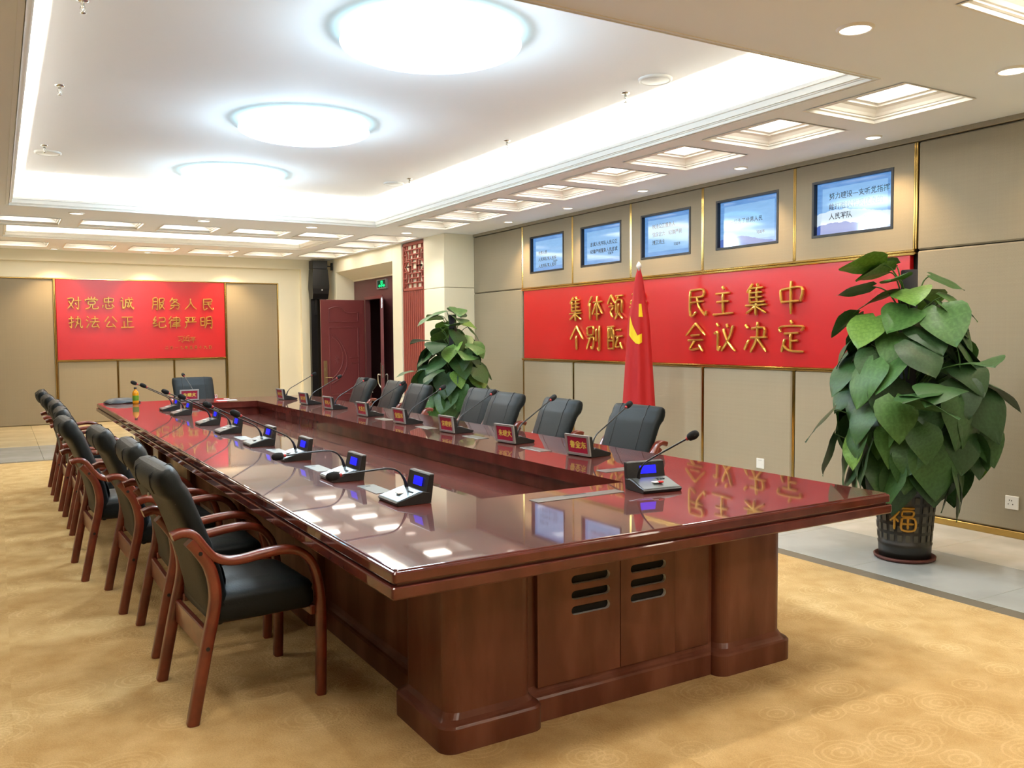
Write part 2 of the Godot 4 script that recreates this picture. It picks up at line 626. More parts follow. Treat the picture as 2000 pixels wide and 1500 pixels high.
func build_right_wall():
	var w := setting("wall_right", Vector3(XR, 0, 0), -PI / 2)
	var st := ST()
	span(st, -11.6, 2.4, -0.02, 3.5, -0.30, -0.06)
	put("wall_body", st, M.dark_gap, w)
	var g := [-10.09, -8.90, -7.753, -6.597, -5.425, -4.239]
	for k in 5:
		var a: float = g[k] + 0.018
		var b: float = g[k + 1] - 0.018
		var m := (a + b) * 0.5
		var s := ST()
		slab(s, [a, b], [2.108, 2.925], [-0.06, 0.0], [[m - 0.402, m + 0.402, 2.287, 2.771]], "xyz")
		put("wall_panel", s, M.fabric, w)
		boxed("wall_panel", Vector3(m, 0.592, -0.03), Vector3(b - a, 1.075, 0.06), M.fabric_pale, w, 0.012)
	for k in 6:
		gold_pair(w, Vector3(g[k], 2.518, -0.006), 0.82, 0.032)
		gold_pair(w, Vector3(g[k], 0.592, -0.014), 1.075, 0.026)
	for v in [[-11.49, -10.11], [-4.218, -3.03], [-3.02, -1.5], [-1.49, 0.2], [0.21, 2.2]]:
		var c: float = (v[0] + v[1]) * 0.5
		boxed("wall_panel", Vector3(c, 2.513, -0.03), Vector3(v[1] - v[0], 0.825, 0.06), M.fabric, w, 0.012)
		boxed("wall_panel", Vector3(c, 1.073, -0.03), Vector3(v[1] - v[0], 2.040, 0.06), M.fabric, w, 0.012)
	for b in [[2.066, 2.106], [1.132, 1.160]]:
		var s := ST()
		var h: float = b[1] - b[0]
		span(s, -10.10, -4.23, b[0], b[0] + h * 0.55, -0.03, 0.016, 0.005)
		span(s, -10.10, -4.23, b[0] + h * 0.6, b[1], -0.03, 0.024, 0.004)
		put("gold_strip", s, M.gold, w)
	var t := ST()
	span(t, -11.49, 2.2, 2.932, 2.972, -0.06, 0.012, 0.004)
	put("cornice", t, M.fabric, w)
	t = ST()
	span(t, -11.49, 2.2, 0.0, 0.05, -0.06, 0.008, 0.004)
	put("gold_strip", t, M.gold, w)
	# the near pillar, whose corner just shows at the right edge
	var p := setting("trim_1", Vector3(5.9, 0, -2.05))
	boxed("pillar_block", Vector3(0, 0.665, 0), Vector3(0.56, 1.33, 1.94), M.cream, p, 0.006)
	boxed("pillar_block", Vector3(0, 2.155, 0), Vector3(0.56, 1.64, 1.94), M.cream, p, 0.006)
	# red board with the large gilt characters
	var board := thing("slogan_board", "long red board with two rows of gilt characters on the right wall below the screens", "slogan board", Vector3(XR, 1.16, -7.164), -PI / 2)
	boxed("board", Vector3(0, 0.453, -0.02), Vector3(5.78, 0.904, 0.05), M.red_board, board, 0.004)
	var rows := ["集体领导民主集中", "个别酝酿会议决定"]
	var zs := [[-8.80, -8.395, -8.005, -7.60, -6.65, -6.278, -5.85, -5.43], [-8.78, -8.43, -8.01, -7.605, -6.665, -6.26, -5.852, -5.425]]
	for r in 2:
		for i in 8:
			var gm := glyph(rows[r][i], 0.305, 0.028, 0.026)
			put("gilt_character", gm, M.gold_letter, board, Vector3(zs[r][i] + 7.164, (1.785 if r == 0 else 1.433) - 1.16, 0.018))
	# five recessed screens
	var lines := [["", "世界人民", "人民军队军人民军", "人民军队军人民中"], ["", "忠诚人民军队人民公正", "纪律严明服务人民忠诚"], ["执法公正服务人", "信念定力 纪律严明", "清正法主"], ["", "一切为了世界人民", ""], ["努力建设一支听党指挥", "能打胜仗作风优良的", "人民军队"]]
	var words := ["furthest from the camera", "second from the far end", "in the middle of the five", "second from the camera", "nearest the camera, with three clear written lines"]
	for k in 5:
		var m: float = (g[k] + g[k + 1]) * 0.5
		var s := thing("wall_screen", "lit blue screen set in the right wall, " + words[k], "screen", Vector3(XR, 2.287, m), -PI / 2, "recessed screens in the right wall")
		var f := ST()
		slab(f, [-0.40, 0.40], [0.002, 0.482], [-0.055, 0.004], [[-0.378, 0.378, 0.022, 0.462]], "xyz")
		put("frame", f, M.black, s)
		var dm := mat(Color(0.02, 0.02, 0.025), 0.06)
		dm.emission_enabled = true
		dm.emission_operator = BaseMaterial3D.EMISSION_OP_MULTIPLY
		dm.emission = Color(1, 1, 1)
		dm.emission_energy_multiplier = 0.95
		dm.emission_texture = screen_image(lines[k], k)
		put("display", uvquad(Vector3(-0.378, 0.462, -0.04), Vector3(0.378, 0.462, -0.04), Vector3(0.378, 0.022, -0.04), Vector3(-0.378, 0.022, -0.04)), dm, s)
		area_light(s, Vector3(0, 0.24, -0.03), Vector2(0.7, 0.4), 0.03, Color(0.6, 0.78, 1.0), Vector3(0, PI, 0))

func screen_image(lines: Array, k: int) -> ImageTexture:
	var W := 512
	var H := 300
	var img := Image.create(W, H, false, Image.FORMAT_RGB8)
	var f := FastNoiseLite.new()
	f.seed = 60 + k
	f.frequency = 0.012
	for y in H:
		for x in W:
			var n := f.get_noise_2d(x * 0.6, y * 3.0) * 0.05
			var c := Color(0.40 + n, 0.60 + n, 0.84 + n).lerp(Color(0.50 + n, 0.68 + n, 0.90 + n), float(y) / H)
			if x > 36 and x < W - 40 and y > 30 and y < H - 36: c = c.lerp(Color(0.66, 0.85, 1.0), 0.55)
			if k >= 3:
				var hill := H - 40 - 26 * sin(x * 0.008 + 0.5) - 10 * f.get_noise_2d(x, 0.0)
				if y > hill: c = Color(0.36, 0.46, 0.76)
				elif y > hill - 70 - x * 0.02 and k == 4: c = c.lerp(Color(0.95, 0.99, 1.0), 0.75)
			img.set_pixel(x, y, c)
	var y0 := 62
	for ln in lines:
		var x0 := 84
		for ch in ln:
			if ch != " " : ink(img, ch, x0, y0, 38 if k == 4 else 34, Color(0.06, 0.09, 0.16), 2.2)
			x0 += 40 if k == 4 else 36
		y0 += 58
	for i in 3: ink(img, "习近平"[i], 320 + i * 24, 214, 22, Color(0.12, 0.15, 0.25), 1.5)
	return ImageTexture.create_from_image(img)

# draws one character's strokes into a picture
func ink(img: Image, ch: String, x0: float, y0: float, size: float, col: Color, wid: float):
	if not G.has(ch): return
	for stroke in strokes(ch):
		for i in stroke.size() - 1:
			var a: Vector2 = stroke[i] * size + Vector2(x0, y0)
			var b: Vector2 = stroke[i + 1] * size + Vector2(x0, y0)
			var n := maxi(1, int(a.distance_to(b)))
			for k in n + 1:
				var p := a.lerp(b, float(k) / n)
				var r := wid * 0.5
				for dy in range(int(p.y - r), int(p.y + r) + 1):
					for dx in range(int(p.x - r), int(p.x + r) + 1):
						if dx >= 0 and dy >= 0 and dx < img.get_width() and dy < img.get_height(): img.set_pixel(dx, dy, col)

func strokes(ch: String) -> Array:
	var out := []
	for s in G[ch].split("|"):
		var pts := []
		for p in s.split(" ", false):
			var v: int = p.to_int()
			pts.append(Vector2((v / 100) / 99.0, (v % 100) / 99.0))
		out.append(pts)
	return out

# one character as raised metal: every stroke a bevelled ridge that swells and tapers like a brush mark
func glyph(ch: String, size: float, depth: float, wid: float) -> ArrayMesh:
	var st := ST()
	for s in strokes(ch):
		var p3 := []
		for q in s: p3.append(Vector3((q.x - 0.5) * size, (0.5 - q.y) * size, 0))
		var path := smooth_path(p3, 4) if p3.size() > 2 else [p3[0], p3[0].lerp(p3[1], 0.2), p3[0].lerp(p3[1], 0.5), p3[0].lerp(p3[1], 0.8), p3[1]]
		var rings := []
		for i in path.size():
			var t := float(i) / (path.size() - 1)
			var tg := tangent(path, i)
			var n := Vector3(-tg.y, tg.x, 0)
			var w := wid * 0.5 * (0.72 + 0.5 * absf(t - 0.45)) * (1.0 - 0.45 * smoothstep(0.75, 1.0, t))
			var p: Vector3 = path[i]
			var d := depth * (1.0 if i > 0 and i < path.size() - 1 else 0.75)
			rings.append([p + n * w, p + n * w + Vector3(0, 0, d * 0.55), p + n * w * 0.35 + Vector3(0, 0, d), p - n * w * 0.35 + Vector3(0, 0, d), p - n * w + Vector3(0, 0, d * 0.55), p - n * w])
		loft(st, rings, false)
	return mesh_of(st)

func build_back_wall():
	var w := setting("wall_back", Vector3(0, 0, -16.80))
	var st := ST()
	span(st, -1.7, 6.9, -0.02, 3.5, -0.30, -0.06)
	put("wall_body", st, M.dark_gap, w)
	var s := ST()
	slab(s, [-1.45, 5.31], [0.0, 2.975], [-0.06, 0.15], [[-0.66, 5.12, -0.1, 2.785]], "xyz")
	var tf := setting("trim_2", Vector3(0, 0, -16.80))
	put("outer_frame", s, M.cream, tf)
	s = ST()
	slab(s, [-0.66, 5.12], [0.0, 2.785], [-0.06, 0.05], [[-0.24, 4.70, -0.1, 2.51]], "xyz")
	put("inner_frame", s, M.cream, tf)
	for v in [[-0.235, 0.845, 0.0, 2.495], [3.725, 4.685, 0.0, 2.495]]:
		boxed("wall_panel", Vector3((v[0] + v[1]) / 2, 1.25, -0.03), Vector3(v[1] - v[0], 2.49, 0.06), M.fabric, w, 0.012)
	for v in [[0.882, 1.812], [1.84, 2.758], [2.786, 3.688]]:
		boxed("wall_panel", Vector3((v[0] + v[1]) / 2, 0.54, -0.03), Vector3(v[1] - v[0], 1.07, 0.06), M.fabric, w, 0.012)
	for x in [0.863, 3.706]: gold_pair(tf, Vector3(x, 1.25, 0.016), 2.5, 0.034)
	gold_pair(tf, Vector3(4.692, 1.25, -0.012), 2.5, 0.016)
	for x in [1.826, 2.772]: gold_pair(tf, Vector3(x, 0.54, -0.012), 1.07, 0.026)
	s = ST()
	span(s, 0.88, 3.69, 1.078, 1.106, -0.03, 0.028, 0.004)
	span(s, -0.24, 4.70, 2.494, 2.51, -0.03, 0.010, 0.003)
	put("gold_strip", s, M.gold, tf)
	var board := thing("slogan_board", "square-cut red slogan board with gilt verses and a signature on the far end wall", "slogan board", Vector3(2.285, 1.108, -16.80))
	boxed("board", Vector3(0, 0.693, 0.011), Vector3(2.80, 1.386, 0.02), M.red_board, board, 0.004)
	var rows := ["对党忠诚服务人民", "执法公正纪律严明"]
	var xs := [[1.162, 1.430, 1.703, 1.997, 2.520, 2.80, 3.075, 3.374], [1.172, 1.444, 1.725, 2.0, 2.524, 2.786, 3.066, 3.342]]
	for r in 2:
		for i in 8:
			put("gilt_character", glyph(rows[r][i], 0.228, 0.022, 0.026), M.gold_letter, board, Vector3(xs[r][i] - 2.285, (2.09 if r == 0 else 1.757) - 1.108, 0.032))
	for i in 3: put("gilt_character", glyph("习近平"[i], 0.115, 0.012, 0.012), M.gold_letter, board, Vector3(2.885 + i * 0.11 - 2.285, 1.448 - 1.108 + 0.015 * sin(i * 2.0), 0.028))
	var date := "二〇一七年五月十九日"
	for i in 10: put("gilt_character", glyph(date[i], 0.062, 0.008, 0.008), M.gold_letter, board, Vector3(2.645 + i * 0.0845 - 2.285, 1.297 - 1.108, 0.024))

func build_door_wall():
	var w := setting("wall_side")
	for y in [[0.0, 2.18], [2.186, 2.972]]:
		var s := ST()
		span(s, 5.66, 6.6, y[0], y[1], -12.19, -11.49, 0.005)
		put("pillar_block", s, M.cream, w)
	var s := ST()
	span(s, 5.72, 6.6, 0.0, 2.972, -13.06, -12.19)
	put("wall_body", s, M.cream, w)
	s = ST()
	span(s, 5.66, 6.03, 0.0, 2.972, -13.42, -13.05, 0.004)
	put("jamb", s, M.cream, w)
	put("jamb", ST_box(Vector3(5.845, 1.486, -16.50), Vector3(0.37, 2.972, 0.60), 0.004), M.cream, w)
	put("wall_body", ST_box(Vector3(6.1, 2.77, -14.9), Vector3(0.2, 0.46, 3.8)), M.cream, w)
	# the lintel, whose underside rises towards the room
	s = ST()
	s.set_smooth_group(-1)
	var prof := [Vector2(5.66, 2.972), Vector2(5.66, 2.712), Vector2(6.03, 2.552), Vector2(6.03, 2.972)]
	var a := []
	var b := []
	for q in prof:
		a.append(Vector3(q.x, q.y, -13.42))
		b.append(Vector3(q.x, q.y, -16.20))
	loft(s, [a, b], false)
	put("lintel", s, M.cream, w)
	var d := setting("door_1", Vector3(6.03, 0, -15.2))
	s = ST()
	slab(s, [-1.60, 1.78], [0.0, 2.56], [0.0, 0.09], [[-0.40, 0.37, -0.1, 2.165]], "zyx")
	put("door_frame", s, M.door_dark, d)
	s = ST()
	span(s, -0.012, 0.004, 0.0, 2.20, -0.46, -0.40, 0.003)
	span(s, -0.012, 0.004, 0.0, 2.20, 0.37, 0.43, 0.003)
	span(s, -0.012, 0.004, 2.165, 2.225, -0.46, 0.43, 0.003)
	put("architrave", s, M.door_wood, d)
	# corridor behind the open door
	s = ST()
	span(s, 1.6, 1.7, 0.0, 3.0, -2.2, 2.2)
	span(s, 0.09, 1.7, 2.6, 2.7, -2.2, 2.2)
	span(s, 0.09, 1.7, 0.0, 3.0, -1.7, -1.6)
	span(s, 0.09, 1.7, 0.0, 3.0, 1.9, 2.0)
	put("corridor", s, M.corridor, d)
	# left leaf, swung right into the room
	var L := put("door_leaf", ST_box(Vector3(-0.455, 1.085, -0.42), Vector3(0.85, 2.15, 0.045), 0.004), M.door_wood, d)
	s = ST()
	var fz := -0.396
	var px := func(u, v) -> Vector3: return Vector3(-0.88 + (u - 624.0) / 88.0 * 0.85, 2.16 - (v - 588.0) / 104.0, fz)
	for ln in [[[640, 606], [652, 602], [664, 604], [672, 611], [684, 613], [698, 612]], [[640, 609], [640, 628]], [[698, 612], [698, 628]], [[640, 630.5], [698, 630.5]], [[640, 641.5], [698, 641.5]], [[640, 642], [640, 768]], [[698, 642], [698, 768]], [[640, 652], [652, 658], [664, 672], [672, 690], [675, 705], [671, 724], [660, 740], [644, 750]], [[646, 660], [656, 668], [664, 682], [667, 700], [663, 718], [654, 732], [644, 741]], [[680, 700.5], [699, 700.5]], [[683, 711], [698, 711]], [[642, 771], [698, 771]], [[642, 783], [698, 783]], [[642, 783], [642, 800]], [[698, 783], [698, 800]]]:
		var pts := []
		for q in ln: pts.append(px.call(q[0], q[1]))
		tube(s, smooth_path(pts, 4) if pts.size() > 2 else pts, 0.013, 6)
	for k in 8:
		var an := TAU * k / 8
		var c: Vector3 = px.call(655, 704)
		tube(s, [c, c + Vector3(cos(an) * 0.03, sin(an) * 0.05, 0), c + Vector3(cos(an) * 0.05, sin(an) * 0.08, 0)], [0.012, 0.003], 6)
	put("moulding", s, M.door_wood, L)
	s = ST()
	span(s, -0.845, -0.775, 0.58, 1.03, -0.40, -0.388, 0.004)
	span(s, -0.825, -0.795, 0.84, 0.90, -0.392, -0.375, 0.004)
	tube(s, [Vector3(-0.81, 0.72, -0.39), Vector3(-0.81, 0.72, -0.35), Vector3(-0.70, 0.72, -0.345)], 0.010, 8)
	put("lock_plate", s, M.brass, L)
	# right leaf, folded back so that its lock edge faces the room
	var R := Node3D.new()
	R.name = "door_leaf"
	d.add_child(R, true)
	R.position = Vector3(0.0, 0, 0.40)
	R.rotation.y = -PI / 2 - 0.39
	boxed("panel", Vector3(0.37, 1.085, 0), Vector3(0.74, 2.15, 0.055), M.door_wood, R, 0.004)
	boxed("lock_edge", Vector3(0.7415, 0.86, 0), Vector3(0.004, 0.22, 0.022), M.chrome, R, 0.001)
	boxed("flush_bolt", Vector3(0.7415, 2.05, 0), Vector3(0.004, 0.18, 0.020), M.chrome, R, 0.001)
	for sg in [-1, 1]:
		s = ST()
		box(s, Vector3(0.66, 0.78, sg * 0.032), Vector3(0.05, 0.46, 0.008), 0.003)
		tube(s, smooth_path([Vector3(0.66, 0.80, sg * 0.03), Vector3(0.67, 0.81, sg * 0.075), Vector3(0.66, 0.79, sg * 0.085), Vector3(0.64, 0.66, sg * 0.075), Vector3(0.66, 0.58, sg * 0.035)], 5), 0.010, 8)
		put("pull_handle", s, M.chrome, R)
	# carved screen beside the door
	var c := thing("lattice_screen", "tall red-brown wooden screen with carved lattice above vertical slats, beside the doorway", "wooden screen", Vector3(5.70, 0, -12.615), -PI / 2)
	var hw := 0.415
	s = ST()
	for x in [-hw + 0.02, hw - 0.02]: box(s, Vector3(x, 1.475, 0), Vector3(0.04, 2.95, 0.05), 0.004)
	for y in [0.03, 2.215, 2.93]: box(s, Vector3(0, y, 0), Vector3(2 * hw, 0.045, 0.05), 0.004)
	put("frame", s, M.lattice, c)
	boxed("back_panel", Vector3(0, 1.1, -0.012), Vector3(2 * hw - 0.06, 2.2, 0.012), M.lattice, c)
	for k in 10:
		boxed("slat", Vector3(-hw + 0.075 + k * 0.0755, 1.12, 0.008), Vector3(0.045, 2.14, 0.026), M.lattice, c, 0.008)
	s = ST()
	var y0 := 2.24
	var cw := (2 * hw - 0.08) / 8.0
	var chh := 0.67 / 9.0
	var seg := func(ax, ay, bx, by):
		var p := Vector3(-hw + 0.04 + ax * cw, y0 + ay * chh, 0)
		var q := Vector3(-hw + 0.04 + bx * cw, y0 + by * chh, 0)
		bar(s, [p, q], Vector3(0, 0, 1), 0.028, 0.020, 0.003)
	for m in [0, 1]:
		for n in [0, 1]:
			for ln in [[0, 1, 4, 1], [1, 0, 1, 1], [2, 1, 2, 3], [3, 0, 3, 1], [0, 2, 1, 2], [1, 2, 1, 3.4], [1, 3, 4, 3], [3, 1, 3, 2], [2, 2, 4, 2], [0, 3.4, 2, 3.4], [0, 4.5, 1, 3.4], [2, 3.4, 2, 4.5], [3, 3, 3, 4.5], [3, 3.8, 4, 3.8], [1.2, 4.5, 3, 4.5], [0, 0.2, 1, 2], [3.5, 2, 3.5, 3]]:
				var f := func(v, fl, top): return top - v if fl else v
				seg.call(f.call(ln[0], m == 1, 8.0), f.call(ln[1], n == 1, 9.0), f.call(ln[2], m == 1, 8.0), f.call(ln[3], n == 1, 9.0))
	put("lattice", s, M.lattice, c)

func ST_box(c: Vector3, sz: Vector3, ch := 0.0) -> SurfaceTool:
	var st := ST()
	box(st, c, sz, ch)
	return st

func build_ceiling():
	var c := setting("ceiling")
	var cof := []      # x0, x1, z0, z1
	for k in 8:
		var z := -4.125 - 0.992 * k
		cof.append([4.765, 5.487, z, z + 0.752])
		cof.append([-0.79, -0.068, z, z + 0.752])
	for z in [-12.90, -13.88, -14.88, -15.88]: cof.append([4.83, 5.552, z, z + 0.752])
	for x in [0.745, 1.715, 2.685, 3.655, 4.60]:
		cof.append([x - 0.735, x, -13.035, -12.30])
		cof.append([x - 0.735, x, -16.09, -15.36])
		cof.append([x - 0.735, x, -2.46, -1.73])
		cof.append([x - 0.735, x, 0.66, 1.39])  # unseen coffer row behind the camera, added to light the foreground
	var cove := [0.16, 4.54, -11.29, -3.42]
	var slot := [0.12, 4.535, -14.74, -13.27]
	var slot2 := [0.12, 4.535, -1.43, 0.04]  # unseen light slot, added behind the camera to brighten the near end
	var st := ST()
	slab(st, [-1.5, 6.5], [-16.85, 2.3], [YC, YC + 0.02], cof + [cove, slot, slot2], "xzy")
	put("soffit", st, M.soffit, c)
	boxed("roof_slab", Vector3(2.4, 3.56, -7.2), Vector3(8.6, 0.1, 20.0), M.plain, c)
	for o in [[cove, YU, 1.0], [slot, 3.27, 1.0], [slot2, 3.27, 1.0]]:
		var r: Array = o[0]
		var top: float = o[1]
		var u := ST()
		span(u, r[0] - 0.32, r[1] + 0.32, top, top + 0.05, r[2] - 0.32, r[3] + 0.32)
		put("upper_ceiling", u, M.white, c)
		u = ST()
		for q in [[r[0] - 0.34, r[0] - 0.30, r[2] - 0.34, r[3] + 0.34], [r[1] + 0.30, r[1] + 0.34, r[2] - 0.34, r[3] + 0.34], [r[0] - 0.34, r[1] + 0.34, r[2] - 0.34, r[2] - 0.30], [r[0] - 0.34, r[1] + 0.34, r[3] + 0.30, r[3] + 0.34]]:
			span(u, q[0], q[1], YC + 0.02, top, q[2], q[3])
		put("cove_side", u, M.white, c)
		var t := ST()
		var rings := []
		for q in [[0.004, YC - 0.006], [0.004, YC + 0.012], [0.014, YC + 0.014], [0.014, YC + 0.034], [0.026, YC + 0.052], [0.030, YC + 0.060], [0.044, YC + 0.062], [0.044, YC + 0.086], [0.030, YC + 0.086], [0.030, YC + 0.021], [-0.03, YC + 0.021], [-0.03, YC - 0.006]]:
			rings.append(rect_ring(r[0] + q[0], r[1] - q[0], r[2] + q[0], r[3] - q[0], q[1], 0.003, 1))
		loft(t, rings, false, false)
		put("cove_trim", t, M.trim, c)
		# light strips lying behind the lip
		var lx: float = r[1] - r[0]
		var lz: float = r[3] - r[2]
		for q in [[(r[0] + r[1]) / 2, r[2] + 0.008, lx, 0.0], [(r[0] + r[1]) / 2, r[3] - 0.008, lx, 0.0], [r[0] + 0.008, (r[2] + r[3]) / 2, lz, PI / 2], [r[1] - 0.008, (r[2] + r[3]) / 2, lz, PI / 2]]:
			var strip := boxed("light_strip", Vector3(q[0], YC + 0.026, q[1]), Vector3(q[2], 0.008, 0.012), M.cove_glow, c)
			strip.rotation.y = q[3]
			area_light(strip, Vector3(0, 0.006, 0), Vector2(q[2], 0.012), COVE_E * q[2], Color(1.0, 0.96, 0.88), Vector3(PI / 2, 0, 0))
	for q in cof:
		var m := ST()
		var rings := []
		for p in [[-0.012, YC - 0.006], [0.004, YC - 0.006], [0.004, YC + 0.018], [0.022, YC + 0.020], [0.022, YC + 0.030], [0.034, YC + 0.032], [0.05, YC + 0.048], [0.08, YC + 0.066], [0.115, YC + 0.074], [0.115, YC + 0.086], [0.150, YC + 0.088], [0.150, YC + 0.10], [-0.012, YC + 0.10]]:
			rings.append(rect_ring(q[0] + p[0], q[1] - p[0], q[2] + p[0], q[3] - p[0], p[1], 0.002, 1))
		loft(m, rings, false, false)
		var fr := put("coffer", m, M.trim, c)
		var cx: float = (q[0] + q[1]) / 2
		var cz: float = (q[2] + q[3]) / 2
		boxed("light_panel", Vector3(cx, YC + 0.096, cz), Vector3(q[1] - q[0] - 0.29, 0.006, q[3] - q[2] - 0.29), M.panel_glow, fr)
		area_light(fr, Vector3(cx, YC + 0.088, cz), Vector2(q[1] - q[0] - 0.31, q[3] - q[2] - 0.31), COFFER_E * (1.7 if cz > -3.0 else 1.0), Color(1.0, 0.97, 0.92))
	# round lamps
	var lw := ["nearest the camera", "in the middle of the three", "furthest from the camera"]
	var lzs := [-4.95, -7.52, -10.18]
	for k in 3:
		var o := thing("ceiling_lamp", "large round white ceiling lamp over the table, " + lw[k], "ceiling lamp", Vector3(2.37, 3.20, lzs[k]), 0, "round ceiling lamps")
		var s := ST()
		lathe(s, [[0.30, 0.13], [0.44, 0.120], [0.545, 0.068], [0.56, 0.055], [0.555, 0.045], [0.535, 0.040], [0.53, 0.034], [0.515, 0.034], [0.51, 0.026], [0.495, 0.026], [0.49, 0.05], [0.30, 0.06]], 64)
		put("rim", s, M.lamp_rim, o)
		s = ST()
		lathe(s, [[0.47, 0.122], [0.548, 0.082], [0.552, 0.092], [0.475, 0.129]], 48)
		put("added_halo_ring", s, M.lamp_halo, o)  # glowing ring added behind the rim to throw a halo on the ceiling
		s = ST()
		var prof := []
		for i in 13:
			var t := PI / 2 * i / 12.0
			prof.append([0.492 * cos(t), 0.04 - 0.045 * sin(t)])
		lathe(s, prof, 64)
		put("diffuser", s, M.lamp_glow, o)
		area_light(o, Vector3(0, -0.015, 0), Vector2(0.86, 0.86), LAMP_E, Color(0.88, 0.95, 1.0))
		omni_light(o, Vector3(0, -0.33, 0), LAMP_OMNI, Color(0.80, 0.92, 1.0), 0.17)
	# downlights
	var dl := []
	for k in 6: dl.append([5.86, -3.02 - 1.388 * k, "warm", "washing the right wall, the %s one from the near pillar" % ["first", "second", "third", "fourth", "fifth", "sixth"][k]])
	for x in [0.865, 2.31, 3.735]: dl.append([x, -16.36, "warm", "close to the end wall, " + {0.865: "left of three", 2.31: "middle of three", 3.735: "right of three"}[x]])
	for x in [0.865, 2.31, 3.735]: dl.append([x, 1.66, "warm", "added behind the camera for fill, " + {0.865: "left of three", 2.31: "middle of three", 3.735: "right of three"}[x]])  # unseen row, added as fill light for the foreground
	var ws := {0.87: "leftmost", 2.334: "second from the left", 3.75: "third from the left", 5.158: "rightmost, by the pillar"}
	for x in [0.87, 2.334, 3.75, 5.158]: dl.append([x, -11.68, "cool", "in the far soffit past the cove, " + ws[x]])
	for x in [0.87, 2.334, 3.72, 5.10]: dl.append([x, -2.91, "cool", "in the near soffit, " + {0.87: "leftmost", 2.334: "second from the left", 3.72: "third from the left", 5.10: "nearest the right wall"}[x]])
	for q in dl:
		var big: bool = q[2] == "cool"
		var rr := 0.085 if big else 0.062
		var o := thing("downlight", "round recessed downlight " + q[3], "downlight", Vector3(q[0], YC - 0.012, q[1]), 0, "downlights")
		var s := ST()
		lathe(s, [[rr * 0.86, 0.012], [rr * 0.9, 0.0], [rr, 0.002], [rr * 1.08, 0.012]], 24)
		put("ring", s, M.trim, o)
		s = ST()
		lathe(s, [[rr * 0.88, 0.008], [rr * 0.86, 0.004], [0.0, 0.003]], 24)
		put("lens", s, M.spot_glow, o)
		spot_light(o, Vector3(0, -0.012, 0), SPOT_C if big else (SPOT_E * (1.8 if q[0] < 5.0 else 1.0)), Color(1.0, 0.97, 0.93) if big else Color(1.0, 0.85, 0.64), 62.0 if big else 54.0, 0.05)
	# sprinklers and ceiling loudspeakers
	var sp := [[0.47, -5.43, "left edge, nearest the camera"], [0.46, -7.30, "left edge, middle one"], [0.455, -9.60, "left edge, beside the round loudspeaker"], [4.25, -5.42, "right edge, nearest the camera"], [4.27, -7.27, "right edge, middle one"], [4.27, -9.56, "right edge, furthest"]]
	for q in sp:
		var o := thing("sprinkler", "chrome sprinkler under the raised ceiling, " + q[2], "sprinkler", Vector3(q[0], YU - 0.075, q[1]), 0, "sprinklers")
		var s := ST()
		lathe(s, [[0.034, 0.075], [0.032, 0.068], [0.012, 0.064]], 16)
		put("escutcheon", s, M.chrome, o)
		s = ST()
		lathe(s, [[0.010, 0.07], [0.010, 0.045], [0.013, 0.042], [0.006, 0.036], [0.005, 0.012]], 10)
		for t in [-1, 1]: tube(s, [Vector3(t * 0.010, 0.042, 0), Vector3(t * 0.013, 0.025, 0), Vector3(0, 0.006, 0)], 0.0025, 5)
		put("nozzle", s, M.chrome, o)
		s = ST()
		lathe(s, [[0.004, 0.008], [0.017, 0.006], [0.017, 0.003], [0.002, 0.0]], 12)
		put("deflector", s, M.chrome, o)
	var cs := [[4.21, -5.02, "right side, nearest the camera"], [4.22, -9.92, "right side, far end"], [0.50, -9.93, "left side, far end"]]
	for q in cs:
		var o := thing("ceiling_speaker", "flat round loudspeaker grille in the raised ceiling, " + q[2], "loudspeaker", Vector3(q[0], YU - 0.022, q[1]), 0, "ceiling loudspeakers")
		var s := ST()
		lathe(s, [[0.125, 0.022], [0.122, 0.008], [0.108, 0.002], [0.104, 0.006]], 32)
		put("rim", s, M.white_plastic, o)
		s = ST()
		lathe(s, [[0.105, 0.008], [0.09, 0.003], [0.0, 0.0]], 32)
		put("grille", s, M.white_plastic, o)

